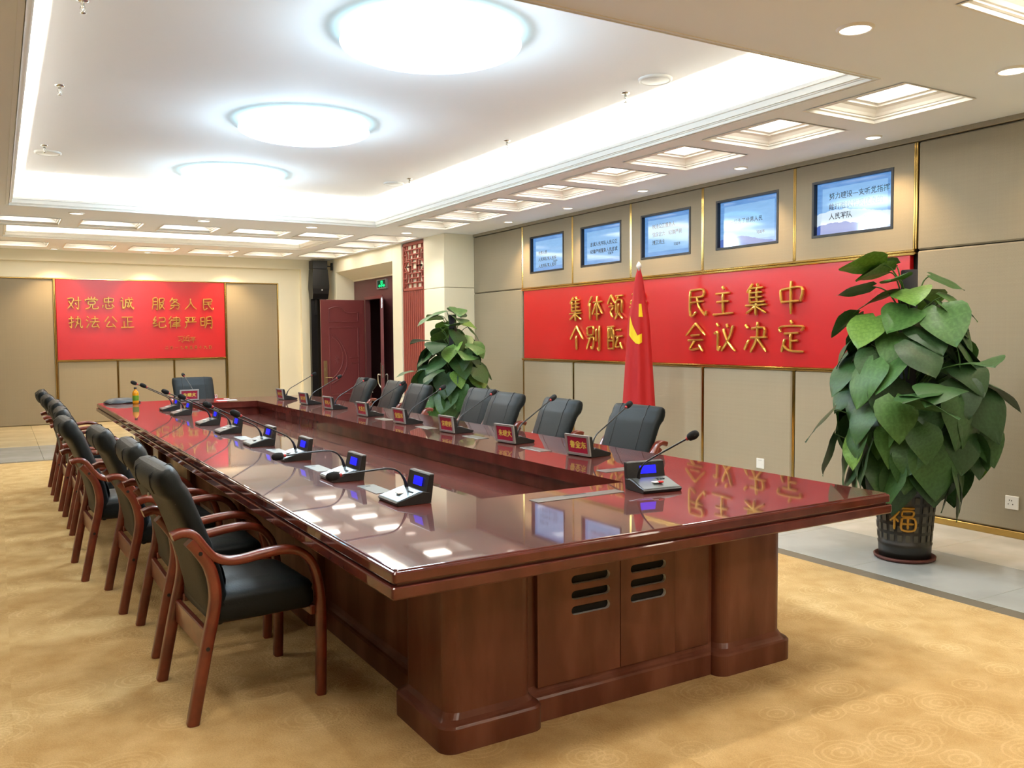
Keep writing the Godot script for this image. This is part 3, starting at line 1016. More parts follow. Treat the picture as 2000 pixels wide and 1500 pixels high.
# ---------------------------------------------------------------- the table
func build_table():
	var t := thing("conference_table", "very long glossy red-brown hollow-centred conference table in the middle of the room", "table", Vector3(TX, 0, TZ), TT)
	var W := 2.348
	var L := 8.057
	var st := ST()
	var rings := []
	for q in [[0.34, 0.672, 0.02], [-0.002, 0.672, 0.012], [-0.006, 0.677, 0.012], [-0.006, 0.706, 0.012], [-0.003, 0.710, 0.012], [0.011, 0.7115, 0.012], [0.011, 0.718, 0.012], [0.001, 0.721, 0.012], [0.0, 0.724, 0.012], [0.0, 0.748, 0.012], [0.004, 0.754, 0.012], [0.009, 0.755, 0.012], [0.011, 0.759, 0.012], [0.015, 0.760, 0.012]]:
		rings.append(rect_ring(q[0], W - q[0], -L + q[0], -q[0], q[1], q[2]))
	var hx0 := 0.756
	var hx1 := 1.5554
	var hz0 := -7.376
	var hz1 := -0.864
	for q in [[0.0, 0.760], [0.0, 0.757], [0.0, 0.695], [-0.03, 0.695], [-0.03, 0.612]]:
		rings.append(rect_ring(hx0 + q[0], hx1 - q[0], hz0 + q[0], hz1 - q[0], q[1], 0.003))
	loft(st, rings, false, false)
	put("tabletop", st, M.lacquer, t)
	st = ST()
	span(st, hx0 - 0.05, hx1 + 0.05, 0.595, 0.613, hz0 - 0.05, hz1 + 0.05)
	put("well_floor", st, M.lacquer, t)
	var body := func(called: String, x0, x1, z0, z1, r, top):
		var s := ST()
		var rr := []
		for q in [[0.0, 0.0], [0.0, 0.086], [0.006, 0.094], [0.014, 0.099], [0.024, 0.108], [0.031, 0.122], [0.034, 0.128], [0.034, top]]:
			rr.append(rect_ring(x0 + q[0], x1 - q[0], z0 + q[0], z1 - q[0], q[1], r, 9))
		loft(s, rr, false)
		put(called, s, M.lacquer_side, t)
	body.call("body", 0.40, 1.945, -L + 0.325, -0.325, 0.01, 0.60)
	for p in [[0.296, 0.72, -0.72, -0.27], [1.60, 2.052, -0.72, -0.27], [0.296, 0.72, -L + 0.27, -L + 0.72], [1.60, 2.052, -L + 0.27, -L + 0.72]]:
		body.call("pedestal", p[0], p[1], p[2], p[3], 0.055, 0.674)
	for z in [-2.05, -3.65, -5.25, -6.65]:
		body.call("pedestal", 0.335, 0.60, z - 0.20, z + 0.20, 0.03, 0.674)
		body.call("pedestal", 1.74, 2.012, z - 0.20, z + 0.20, 0.03, 0.674)
	st = ST()
	span(st, 0.70, 1.64, 0.58, 0.673, -0.50, -0.362)
	span(st, 0.42, 0.50, 0.58, 0.673, -L + 0.4, -0.4)
	span(st, 1.84, 1.92, 0.58, 0.673, -L + 0.4, -0.4)
	put("apron", st, M.lacquer_side, t)
	# two vented doors in the near end
	var zf := -0.3585
	for dx in [[0.728, 1.120, 0.977], [1.124, 1.410, 1.267]]:
		boxed("vent_shade", Vector3(dx[2], 0.45, zf + 0.0015), Vector3(0.24, 0.26, 0.002), M.black_soft, t)  # black sheet painting the shade inside the vents
		var d := CSGBox3D.new()
		d.name = "door"
		d.size = Vector3(dx[1] - dx[0], 0.535, 0.016)
		d.material = M.lacquer_side
		t.add_child(d, true)
		d.position = Vector3((dx[0] + dx[1]) / 2, 0.394, zf + 0.0105)
		for y in [0.515, 0.455, 0.395]:
			var b := CSGBox3D.new()
			b.name = "slot"
			b.operation = CSGShape3D.OPERATION_SUBTRACTION
			b.size = Vector3(0.152, 0.034, 0.05)
			b.position = Vector3(dx[2] - d.position.x, y - 0.394, 0)
			d.add_child(b, true)
			for sx in [-1, 1]:
				var cy := CSGCylinder3D.new()
				cy.name = "slot_end"
				cy.operation = CSGShape3D.OPERATION_SUBTRACTION
				cy.radius = 0.017
				cy.height = 0.05
				cy.sides = 24
				cy.rotation.x = PI / 2
				cy.position = Vector3(dx[2] - d.position.x + sx * 0.076, y - 0.394, 0)
				d.add_child(cy, true)
	boxed("end_panel", Vector3(1.51, 0.394, zf + 0.006), Vector3(0.19, 0.535, 0.012), M.lacquer_side, t, 0.002)
	# sockets on the knee side
	for z in [-6.64, -4.88, -3.0, -1.3]:
		var o := put("socket_plate", ST_box(Vector3(0.43, 0.40, z), Vector3(0.012, 0.10, 0.26), 0.003), M.silver, t)
		put("socket", ST_box(Vector3(0.4235, 0.40, z), Vector3(0.004, 0.05, 0.13), 0.001), M.black, o)
	# brushed cable flaps set into the top
	for q in [[0.49, -1.34, 0.085, 0.235], [0.48, -2.10, 0.085, 0.235], [0.50, -2.92, 0.085, 0.235], [0.50, -3.75, 0.085, 0.235], [1.165, -0.69, 0.46, 0.07], [1.76, -1.18, 0.20, 0.085], [1.86, -2.11, 0.085, 0.235], [1.86, -2.88, 0.085, 0.235], [1.86, -3.66, 0.085, 0.235], [1.86, -4.47, 0.085, 0.235]]:
		var o := put("cable_flap", ST_box(Vector3(q[0], 0.7612, q[1]), Vector3(q[2], 0.003, q[3]), 0.001), M.steel, t)
		put("cable_notch", ST_box(Vector3(q[0], 0.7630, q[1] - q[3] * 0.35), Vector3(q[2] * 0.25, 0.001, 0.012)), M.black, o)

# ---------------------------------------------------------------- chairs
func make_chair(label: String, at: Vector3, turn: float, group: String) -> Node3D:
	var c := thing("armchair", label, "chair", at, turn, group)
	var zs := Vector3(0, 0, 1)
	var P := func(a: Array, z: float) -> Array:
		var o := []
		for q in a: o.append(Vector3(q[0], q[1], z))
		return smooth_path(o, 5)
	for s in [-1, 1]:
		var z: float = s * 0.262
		var st := ST()
		bar(st, P.call([[0.0, 0.0], [0.03, 0.15], [0.061, 0.30], [0.088, 0.42], [0.094, 0.50], [0.076, 0.59], [0.036, 0.66], [0.004, 0.70]], z), zs, 0.046, 0.042)
		var lg := put("leg", st, M.chair_wood, c)
		st = ST()
		for q in [[0.058, 0.285], [0.040, 0.652]]:
			st = ST()
			loft(st, [ring(Vector3(q[0], q[1], z + s * 0.020), 0.008, 10, 2), ring(Vector3(q[0], q[1], z + s * 0.0245), 0.008, 10, 2)])
			put("bolt", st, M.leather_seam, lg)
		st = ST()
		bar(st, P.call([[0.512, 0.40], [0.514, 0.33], [0.511, 0.15], [0.506, 0.0]], z), zs, 0.046, 0.036)
		put("leg", st, M.chair_wood, c)
		st = ST()
		bar(st, P.call([[-0.057, 0.725], [-0.02, 0.735], [0.02, 0.722], [0.055, 0.675], [0.09, 0.632], [0.14, 0.608], [0.20, 0.604], [0.29, 0.615], [0.37, 0.618], [0.435, 0.597], [0.480, 0.545], [0.503, 0.47], [0.512, 0.395]], z), zs, 0.048, 0.032)
		put("armrest", st, M.chair_wood, c)
	var st := ST()
	box(st, Vector3(0.070, 0.295, 0), Vector3(0.024, 0.095, 0.48), 0.004)
	box(st, Vector3(0.490, 0.345, 0), Vector3(0.024, 0.04, 0.48), 0.004)
	for s in [-1, 1]: box(st, Vector3(0.28, 0.362, s * 0.19), Vector3(0.40, 0.03, 0.024), 0.004)
	put("rail", st, M.chair_wood, c)
	st = ST()
	var rings := []
	for q in [[0.03, 0.352], [0.008, 0.358], [0.0, 0.374], [0.0, 0.412], [0.005, 0.428], [0.002, 0.44], [0.010, 0.456], [0.035, 0.470], [0.08, 0.478], [0.14, 0.482]]:
		rings.append(rect_ring(0.085 + q[0], 0.508 - q[0], -0.236 + q[0], 0.236 - q[0], q[1], maxf(0.05 - q[0] * 0.2, 0.02), 5))
	loft(st, rings)
	put("seat", st, M.leather, c)
	# the padded back with its roll along the top
	var cl := [[0.128, 0.345, 0.030, 0.205], [0.126, 0.360, 0.060, 0.222], [0.124, 0.40, 0.080, 0.232], [0.118, 0.46, 0.088, 0.236], [0.100, 0.55, 0.090, 0.238], [0.066, 0.66, 0.088, 0.240], [0.030, 0.76, 0.086, 0.242], [-0.004, 0.845, 0.092, 0.243], [-0.017, 0.868, 0.098, 0.244], [-0.032, 0.895, 0.106, 0.245], [-0.044, 0.925, 0.108, 0.245], [-0.053, 0.950, 0.094, 0.243], [-0.058, 0.966, 0.070, 0.238], [-0.059, 0.972, 0.020, 0.225]]
	rings = []
	var back := []
	var front := []
	for i in cl.size():
		var q: Array = cl[i]
		var a: Array = cl[maxi(i - 1, 0)]
		var b: Array = cl[mini(i + 1, cl.size() - 1)]
		var tg := Vector3(b[0] - a[0], b[1] - a[1], 0).normalized()
		if i >= 8: tg = Vector3(-0.42, 0.9, 0).normalized()
		var n := Vector3(tg.y, -tg.x, 0)
		var mid := Vector3(q[0], q[1], 0) - (n * 0.008 if i >= 9 else Vector3.ZERO)
		var rg := []
		for k in 32:
			var t := TAU * k / 32
			var x := pow(absf(cos(t)), 0.42) * signf(cos(t))
			var y := pow(absf(sin(t)), 0.62) * signf(sin(t))
			rg.append(mid + Vector3(0, 0, x * q[3]) + n * y * q[2] * 0.5)
		rings.append(rg)
		back.append([mid - n * (q[2] * 0.5 - 0.001), n])
		front.append([mid + n * (q[2] * 0.5 - 0.001), n])
	st = ST()
	loft(st, rings)
	var bk := put("backrest", st, M.leather, c)
	st = ST()
	for z in [-0.135, 0.135]:
		var pa := []
		for i in range(3, 13): pa.append(front[i][0] + Vector3(0, 0, z))
		for i in range(12, 8, -1): pa.append(back[i][0] + Vector3(0, 0, z))
		tube(st, smooth_path(pa, 3), 0.0032, 6)
	var pb := []
	for k in 13: pb.append(back[7][0] + Vector3(0.0 if absf(k - 6) < 6 else 0.015, 0.012, (k - 6) * 0.0385))
	tube(st, pb, 0.0035, 6)
	put("seam", st, M.leather_seam, bk)
	st = ST()
	rings = []
	for q in [[0.455, -0.004], [0.462, 0.012], [0.50, 0.026], [0.54, 0.028], [0.575, 0.022], [0.592, 0.010], [0.598, -0.004]]:
		var fx: float = lerpf(0.162, 0.126, (q[0] - 0.46) / 0.14)
		var rg := []
		for k in 15:
			var z := -0.133 + 0.266 * k / 14.0
			rg.append(Vector3(fx + q[1] * (0.75 + 0.25 * absf(sin(z * 24.0))), q[0], z))
		rings.append(rg)
	sheet(st, rings)
	put("lumbar_pad", st, M.leather, c)
	st = ST()
	loft(st, [ring(Vector3(back[7][0].x + 0.004, 0.815, -0.195), 0.008, 12, 0), ring(Vector3(back[7][0].x - 0.001, 0.815, -0.195), 0.008, 12, 0)])
	put("label", st, M.white_plastic, bk)
	return c

func build_chairs():
	var ords := ["furthest from the camera", "second from the far end", "third from the far end", "fourth from the far end", "fourth counting from the camera", "third from the camera", "second from the camera", "nearest the camera"]
	var lc := [[0.400, -9.40, 0.0], [0.410, -8.51, 0.02], [0.430, -7.70, 0.0], [0.425, -6.91, -0.02], [0.395, -6.02, 0.04], [0.515, -5.22, 0.035], [0.577, -4.45, 0.0], [0.570, -3.63, 0.055]]
	var proto: Node3D
	for k in 8:
		var lb: String = "black leather armchair, left side of the table, " + ords[k]
		var at := Vector3(lc[k][0], 0, lc[k][1])
		if k == 0: proto = make_chair(lb, at, lc[k][2], "armchairs along the left side")
		else: dup(proto, "armchair", lb, at, lc[k][2])
	var rc := [[3.77, -4.73, 0.06], [3.69, -5.56, -0.02], [3.725, -6.44, 0.0], [3.82, -7.06, 0.05], [3.67, -8.13, 0.0], [3.725, -8.89, -0.03], [3.72, -9.77, 0.02]]
	var ro := ["nearest the camera, before the red flag", "second from the camera", "third from the camera", "fourth from the camera, close behind the third", "fifth from the camera", "sixth from the camera", "furthest, in front of the doorway"]
	for k in 7:
		var c := dup(proto, "armchair", "black leather armchair, right side of the table, " + ro[k], Vector3(rc[k][0], 0, rc[k][1]), PI + rc[k][2])
		c.set_meta("group", "armchairs along the right side")
	var h := dup(proto, "armchair", "black leather armchair alone at the far head of the table", Vector3(2.09, 0, -11.34), -PI / 2 + 0.03)
	h.remove_meta("group")

# ---------------------------------------------------------------- microphones
func plate_image(text: String, dim := 1.0) -> ImageTexture:
	var img := Image.create(160, 96, false, Image.FORMAT_RGB8)
	img.fill(Color(0.60 * dim, 0.10 * dim, 0.22 * dim))
	for i in text.length(): ink(img, text[i], 16 + i * 44, 26, 42, Color(0.86, 0.76, 0.34), 4.5)
	return ImageTexture.create_from_image(img)

# the user sits towards +x; the name plate is on the back
func make_mic(label: String, at: Vector3, turn: float, group: String, low: bool, name_text: String) -> Node3D:
	var m := thing("conference_microphone", label, "microphone", at, turn, group)
	var st := ST()
	st.set_smooth_group(-1)
	var prof := [[-0.018, 0.0], [-0.018, 0.045], [0.012, 0.050], [0.05, 0.040], [0.09, 0.027], [0.128, 0.018], [0.134, 0.012], [0.128, 0.0]]
	var rings := []
	for z in [-0.100, -0.097, 0.097, 0.100]:
		var rg := []
		for q in prof: rg.append(Vector3(q[0] * (0.98 if absf(z) > 0.099 else 1.0), 0.001 + q[1] * (0.94 if absf(z) > 0.099 else 1.0), z))
		rings.append(rg)
	loft(st, rings, false)
	put("base", st, M.mic_body, m)
	st = ST()
	sheet(st, [[Vector3(0.020, 0.0515, -0.088), Vector3(0.020, 0.0515, 0.088)], [Vector3(0.05, 0.0432, -0.090), Vector3(0.05, 0.0432, 0.090)], [Vector3(0.09, 0.0303, -0.093), Vector3(0.09, 0.0303, 0.093)], [Vector3(0.126, 0.0210, -0.095), Vector3(0.126, 0.0210, 0.095)]])
	put("top_plate", st, M.mic_top, m)
	st = ST()
	rings = []
	for q in [[-0.020, 0.0, 0.0], [-0.020, 0.006, 0.001], [-0.028, 0.06, 0.001], [-0.034, 0.116, 0.001], [-0.036, 0.120, 0.003]]:
		var hw: float = 0.100 - q[2]
		var d: float = 0.030 - q[1] * 0.10 - q[2]
		rings.append([Vector3(q[0] + d, q[1] + 0.001, -hw), Vector3(q[0] + d, q[1] + 0.001, hw), Vector3(q[0] - 0.004, q[1] + 0.001, hw), Vector3(q[0] - 0.004, q[1] + 0.001, -hw)])
	loft(st, rings, false)
	var hs := put("screen_housing", st, M.mic_body, m)
	put("lcd", uvquad(Vector3(-0.0095, 0.102, 0.034), Vector3(-0.0095, 0.102, -0.052), Vector3(-0.0015, 0.066, -0.052), Vector3(-0.0015, 0.066, 0.034)), M.lcd, hs)
	st = ST()
	box(st, Vector3(0.075, 0.038, 0.0), Vector3(0.030, 0.004, 0.035), 0.001)
	put("button", st, M.white_plastic if name_text.is_empty() else M.silver, m)
	st = ST()
	for z in [-0.045, -0.03, -0.06]: box(st, Vector3(0.045, 0.0465, z), Vector3(0.010, 0.003, 0.009), 0.001)
	put("keypad", st, M.mic_body, m)
	var pa := [Vector3(0.018, 0.045, 0.055), Vector3(0.030, 0.085, 0.057), Vector3(0.065, 0.125, 0.052), Vector3(0.14, 0.165, 0.045), Vector3(0.24, 0.215, 0.03), Vector3(0.335, 0.262, 0.015)]
	if low: pa = [Vector3(0.018, 0.045, 0.055), Vector3(0.030, 0.085, 0.056), Vector3(0.060, 0.122, 0.052), Vector3(0.11, 0.138, 0.045), Vector3(0.22, 0.138, 0.025), Vector3(0.335, 0.136, 0.0)]
	var path := smooth_path(pa, 5)
	st = ST()
	tube(st, path, 0.0042, 8)
	tube(st, path.slice(0, 8), [0.009, 0.005], 8)
	put("gooseneck", st, M.mic_body, m)
	var e: Vector3 = path[-1]
	var tg := tangent(path, path.size() - 1)
	st = ST()
	tube(st, [e - tg * 0.004, e + tg * 0.010], 0.0085, 10)
	put("red_collar", st, M.red_ring, m)
	st = ST()
	var hp := []
	rings = []
	var up := tg.cross(Vector3(0, 0, 1)).normalized()
	var sd := tg.cross(up).normalized()
	for q in [[0.008, 0.010], [0.014, 0.016], [0.028, 0.0185], [0.045, 0.0185], [0.058, 0.015], [0.065, 0.008], [0.067, 0.001]]:
		var rg := []
		for k in 14: rg.append(e + tg * q[0] + up * cos(TAU * k / 14) * q[1] + sd * sin(TAU * k / 14) * q[1])
		rings.append(rg)
	loft(st, rings)
	put("foam_head", st, M.black_soft, m)
	if not name_text.is_empty():
		# back plate leans with the housing
		var f := Node3D.new()
		f.name = "name_plate"
		m.add_child(f, true)
		f.position = Vector3(-0.0385, 0.066, 0)
		f.rotation = Vector3(0, -PI / 2, 0)
		var fr := ST()
		slab(fr, [-0.102, 0.102], [-0.060, 0.060], [-0.006, 0.005], [[-0.086, 0.086, -0.047, 0.047]], "xyz")
		var fm := put("plate_frame", fr, M.silver, f)
		f.rotation.z = 0.0
		fm.rotation.x = 0.13
		var pm := mat(Color(1, 1, 1), 0.25)
		pm.albedo_texture = plate_image(name_text)
		var pc := put("plate_card", uvquad(Vector3(-0.086, 0.047, -0.001), Vector3(0.086, 0.047, -0.001), Vector3(0.086, -0.047, -0.001), Vector3(-0.086, -0.047, -0.001)), pm, f)
		pc.rotation.x = 0.13
	return m

func build_microphones():
	var lz := [-8.96, -8.38, -7.28, -6.56, -5.68, -4.91, -4.08, -3.37]
	var lx := [1.475, 1.48, 1.495, 1.495, 1.495, 1.49, 1.49, 1.515]
	var w := ["first from the far end", "second from the far end", "third from the far end", "fourth from the far end", "fourth from the camera", "third from the camera", "second from camera, neck bent level", "nearest the camera, neck bent level"]
	for k in 8:
		make_mic("microphone with lit blue display on table's left arm, " + w[k], Vector3(lx[k], HT + 0.0005, lz[k]), PI + 0.01, "microphones along the left side", k >= 6, "")
	var rz := [-9.76, -8.90, -8.16, -7.25, -6.44, -5.63, -4.86, -4.10]
	var rx := [2.765, 2.765, 2.78, 2.785, 2.79, 2.815, 2.855, 2.90]
	var names := ["朱法正", "宋公明", "李东人", "文民主", "金国东", "宋建明", "朱建文", "鲁金东"]
	var w2 := ["first from the far end", "second from the far end", "third from the far end", "fourth from the far end", "fourth from the camera", "third from the camera", "second from the camera", "nearest the camera"]
	for k in 8:
		make_mic("microphone with red name plate on table's right arm, " + w2[k], Vector3(rx[k], HT + 0.0005, rz[k]), 0.12 if k > 5 else 0.06, "microphones along the right side", false, names[k])
	var en := make_mic("black microphone on the table's near end, its lit blue display facing the camera", Vector3(2.525, HT + 0.0005, -3.065), -PI / 2 - 0.12, "", false, "")
	var bt := ST()
	box(bt, Vector3(0.085, 0.039, -0.018), Vector3(0.016, 0.008, 0.024), 0.002)
	put("red_button", bt, M.red_button, en)
	make_mic("black microphone unit with bright red name plate at the far head of the table", Vector3(1.83, HT + 0.0005, -10.22), PI / 2, "", false, "朱建文")

# ---------------------------------------------------------------- plants
func leaf_mesh(curl: float, cup: float, seed_: int) -> ArrayMesh:      # base at the origin, tip towards +x, upper side +y, one metre long
	var r := RandomNumberGenerator.new()
	r.seed = seed_
	var rows := []
	var wob := r.randf_range(0.0, TAU)
	for i in 9:
		var t := i / 8.0
		var hw := 0.0
		var x := t
		if t < 0.08: hw = 0.27 * t / 0.08
		else: hw = 0.46 * pow(sin(PI * pow((t - 0.0) * 0.98 + 0.03, 0.62)), 0.8)
		if i == 8: hw = 0.004
		if i == 0: hw = 0.10
		var row := []
		for j in 7:
			var s := (j - 3) / 3.0
			var back := 0.13 * absf(s) * (1.0 - t) * (1.0 if i < 3 else 0.0)
			var y := -curl * t * t + cup * absf(s) * hw * 1.2 - 0.35 * s * s * hw * 0.5 + 0.018 * sin(t * 9.0 + wob + s * 2.0) * absf(s)
			row.append(Vector3(x - back, y, s * hw))
		rows.append(row)
	var st := ST()
	sheet(st, rows)
	return mesh_of(st)

func make_plant(label: String, at: Vector3, H: float, count: int, seed_: int, turn: float, lucky: bool):
	var p := thing("potted_plant", label, "plant", at, turn, "")
	var r := RandomNumberGenerator.new()
	r.seed = seed_
	var st := ST()
	lathe(st, [[0.165, 0.0], [0.185, 0.006], [0.188, 0.022], [0.176, 0.026], [0.172, 0.012], [0.02, 0.010]], 40)
	put("saucer", st, M.terracotta, p)
	st = ST()
	lathe(st, [[0.148, 0.012], [0.156, 0.02], [0.160, 0.09], [0.165, 0.11], [0.160, 0.115], [0.186, 0.44], [0.192, 0.455], [0.200, 0.46], [0.202, 0.49], [0.196, 0.50], [0.184, 0.495], [0.180, 0.44]], 40)
	var pot := put("pot", st, M.pot, p)
	st = ST()
	for row in 5:
		for k in 22:
			var a0 := TAU * (k + 0.22) / 22
			var a1 := TAU * (k + 0.78) / 22
			var y0 := 0.135 + row * 0.062
			var y1 := y0 + 0.042
			var r0 := lerpf(0.160, 0.186, (y0 - 0.115) / 0.325) + 0.004
			var r1 := lerpf(0.160, 0.186, (y1 - 0.115) / 0.325) + 0.004
			st.set_smooth_group(-1)
			quad(st, Vector3(cos(a0) * r0, y0, -sin(a0) * r0), Vector3(cos(a1) * r0, y0, -sin(a1) * r0), Vector3(cos(a1) * r1, y1, -sin(a1) * r1), Vector3(cos(a0) * r1, y1, -sin(a0) * r1))
	put("relief_cells", st, M.pot_cell, pot)
	if lucky:
		var g := glyph("福", 0.155, 0.010, 0.017)
		var gm := put("gilt_character", g, M.pot_gold, pot, Vector3(0, 0, 0))
		var dir := Vector3(-0.87, 0, 0.50).normalized()
		gm.position = dir * 0.178 + Vector3(0, 0.29, 0)
		gm.rotation.y = atan2(dir.x, dir.z)
		gm.rotation.x = 0.0
	st = ST()
	lathe(st, [[0.182, 0.44], [0.15, 0.462], [0.0, 0.468]], 24)
	put("soil", st, M.soil, p)
	st = ST()
	lathe(st, [[0.046, 0.44], [0.050, H * 0.5], [0.050, H - 0.125], [0.046, H - 0.12]], 18)
	put("moss_pole", st, M.coir, p)
	var meshes := []
	for k in 5: meshes.append(leaf_mesh([0.10, 0.22, 0.34, 0.16, 0.42][k], [0.10, 0.22, 0.05, 0.30, 0.14][k], 100 + k))
	var stems := ST()
	for i in count:
		var t := (i + 0.5) / count
		var y := lerpf(0.50, H - 0.06, pow(t, 1.3))
		var f := (y - 0.5) / (H - 0.5)
		var R := 0.0
		if f < 0.28: R = lerpf(0.36, 0.50, f / 0.28)
		else: R = lerpf(0.50, 0.17, pow((f - 0.28) / 0.72, 1.15))
		var layer := r.randf()
		R *= lerpf(0.55, 1.0, sqrt(layer)) 
		if r.randf() < 0.10: R *= 1.18
		var stray := f > 0.35 and r.randf() < 0.14
		if stray: R = R * 1.2 + 0.10
		if f > 0.70 and r.randf() < 0.5: continue
		var a := i * 2.39996 + r.randf_range(-0.35, 0.35)
		var L := lerpf(0.30, 0.245, f) * r.randf_range(0.78, 1.2)
		var out := Vector3(cos(a), 0, sin(a))
		var drop := lerpf(1.25, 0.40, pow(f, 0.9)) + r.randf_range(-0.22, 0.22)   # how far below level the tip hangs
		if f > 0.80: drop = r.randf_range(-0.30, 0.50)
		if stray: drop = r.randf_range(-0.10, 0.35)
		var tip := (out * cos(drop) + Vector3(0, -sin(drop), 0)).rotated(Vector3.UP, r.randf_range(-0.75, 0.75)).normalized()
		var side := tip.cross(Vector3.UP).normalized() if absf(tip.y) < 0.98 else out.cross(Vector3.UP)
		var up := side.cross(tip).normalized()
		up = up.rotated(tip, r.randf_range(-0.45, 0.45))
		side = tip.cross(up).normalized()
		var base := out * maxf(R - L * cos(drop) * 0.35, 0.06) + Vector3(0, y + L * 0.42 * sin(drop), 0)
		var lf := MeshInstance3D.new()
		lf.mesh = meshes[r.randi() % 5]
		lf.name = "leaf"
		var q := r.randf()
		var mi := 0
		if f > 0.72: mi = 1 if q < 0.55 else (2 if q < 0.8 else 0)
		else: mi = 0 if q < 0.5 else (3 if q < 0.82 else (1 if q < 0.95 else 2))
		lf.material_override = M["leaf%d" % mi]
		p.add_child(lf, true)
		lf.transform = Transform3D(Basis(tip * L, up * L, side * L * 1.08), base)
		var root := Vector3(out.x * 0.045, maxf(y - 0.12 - 0.1 * R, 0.46), out.z * 0.045)
		tube(stems, smooth_path([root, (root + base) * 0.5 + Vector3(0, 0.05, 0), base], 3), [0.006, 0.0035], 5)
	put("stems", stems, M.stem, p)

func build_plants():
	make_plant("tall plant with large leaves in a dark pot marked with one gold character", Vector3(5.03, 0, -3.50), 1.98, 150, 11, 0.0, true)
	make_plant("tall leafy climbing plant standing behind the right-hand chairs beside the cream pillar", Vector3(5.05, 0, -10.02), 1.86, 120, 29, 1.3, false)

# ---------------------------------------------------------------- small things
func build_small_things():
	# flag
	var f := thing("flag", "tall furled red flag with yellow emblem, standing before the right wall", "flag", Vector3(5.70, 0, -7.05))
	var st := ST()
	lathe(st, [[0.17, 0.0], [0.17, 0.02], [0.05, 0.04], [0.022, 0.07], [0.014, 0.12], [0.013, 2.13], [0.013, 2.145]], 20)
	put("pole", st, M.chrome, f)
	st = ST()
	lathe(st, [[0.012, 2.14], [0.022, 2.15], [0.030, 2.165], [0.022, 2.185], [0.010, 2.205], [0.0, 2.215]], 16)
	put("finial", st, M.white_plastic, f)
	var cam := Vector3(-0.629, 0, 0.778)
	var right := Vector3(0.778, 0, 0.629)
	var surf := func(phi: float, y: float, off: float) -> Vector3:
		var hw := 0.0
		var ys := [0.42, 0.74, 1.20, 1.64, 1.80, 2.05, 2.14]
		var ws := [0.19, 0.168, 0.138, 0.108, 0.073, 0.040, 0.014]
		for k in 6:
			if y >= ys[k] and y <= ys[k + 1]: hw = lerpf(ws[k], ws[k + 1], (y - ys[k]) / (ys[k + 1] - ys[k]))
		var fold := 1.0 + smoothstep(2.1, 1.3, y) * (0.16 * sin(phi * 7.0 + 0.8 + y * 0.5) + 0.10 * sin(phi * 3.0 + 2.0))
		var rr := hw * fold + off
		return cam * cos(phi) * rr * 0.62 + right * sin(phi) * (hw + off) + Vector3(0, y, 0)
	var rows := []
	for i in 27:
		var y := lerpf(0.42, 2.14, i / 26.0)
		var row := []
		for k in 73: row.append(surf.call(TAU * k / 72.0, y, 0.0))
		rows.append(row)
	st = ST()
	sheet(st, rows)
	var cl := put("cloth", st, M.red_cloth, f)
	var em_y := mat(Color(0.90, 0.78, 0.06), 0.6)
	for poly in [[[0.0, 1.78], [0.32, 1.78], [0.36, 1.645], [-0.02, 1.645]], [[-0.82, 1.66], [-0.55, 1.56], [-0.30, 1.50], [-0.12, 1.455], [0.25, 1.475], [0.25, 1.385], [0.0, 1.365], [-0.25, 1.375], [-0.55, 1.415], [-0.80, 1.46]]]:
		st = ST()
		var pv := PackedVector2Array()
		for q in poly: pv.append(Vector2(q[0], q[1]))
		var ix := Geometry2D.triangulate_polygon(pv)
		st.set_smooth_group(-1)
		for k in range(0, ix.size(), 3):
			# cut each triangle finely so that it follows the folds
			var A := pv[ix[k]]
			var B := pv[ix[k + 1]]
			var C := pv[ix[k + 2]]
			var n := 8
			for i in n:
				for j in n - i:
					var g := func(u, v) -> Vector3:
						var w: Vector2 = A + (B - A) * (float(u) / n) + (C - A) * (float(v) / n)
						return surf.call(asin(clampf(w.x, -0.98, 0.98)), w.y, 0.004)
					tri(st, g.call(i, j), g.call(i + 1, j), g.call(i, j + 1))
					if j < n - i - 1: tri(st, g.call(i + 1, j), g.call(i + 1, j + 1), g.call(i, j + 1))
		put("emblem_piece", st, em_y, cl)
	# bottle of juice
	var b := thing("juice_bottle", "small orange juice bottle with a green label on the table's far left corner", "bottle", Vector3(1.262, HT, -10.10))
	st = ST()
	lathe(st, [[0.024, 0.0], [0.031, 0.006], [0.032, 0.03], [0.029, 0.038], [0.032, 0.046], [0.032, 0.115], [0.026, 0.132], [0.013, 0.146], [0.012, 0.158]], 24)
	put("bottle", st, M.juice, b)
	st = ST()
	lathe(st, [[0.0325, 0.034], [0.0328, 0.036], [0.0328, 0.088], [0.0325, 0.090]], 24)
	put("label", st, M.green_label, b)
	st = ST()
	lathe(st, [[0.0135, 0.156], [0.015, 0.158], [0.015, 0.176], [0.013, 0.178], [0.0, 0.178]], 18)
	put("cap", st, M.black, b)
	# soft dark bag
	var g := thing("bag", "flat dark grey padded bag lying on the table's far left corner behind the bottle", "bag", Vector3(1.15, HT, -10.30), 0.1)
	st = ST()
	var rings := []
	for q in [[0.16, 0.002], [0.185, 0.006], [0.185, 0.012], [0.16, 0.030], [0.12, 0.045], [0.06, 0.053], [0.01, 0.054]]:
		var rg := []
		for k in 28:
			var a := TAU * k / 28
			rg.append(Vector3(pow(absf(cos(a)), 0.6) * signf(cos(a)) * q[0], q[1] + 0.004 * sin(a * 5.0 + q[0] * 30.0) * (1.0 if q[1] > 0.02 else 0.0), pow(absf(sin(a)), 0.6) * signf(sin(a)) * q[0] * 0.62))
		rings.append(rg)
	loft(st, rings)
	put("body", st, M.bag, g)
	st = ST()
	tube(st, smooth_path([Vector3(-0.12, 0.012, 0.105), Vector3(-0.16, 0.006, 0.135), Vector3(-0.05, 0.006, 0.15), Vector3(0.02, 0.010, 0.112)], 5), 0.004, 6)
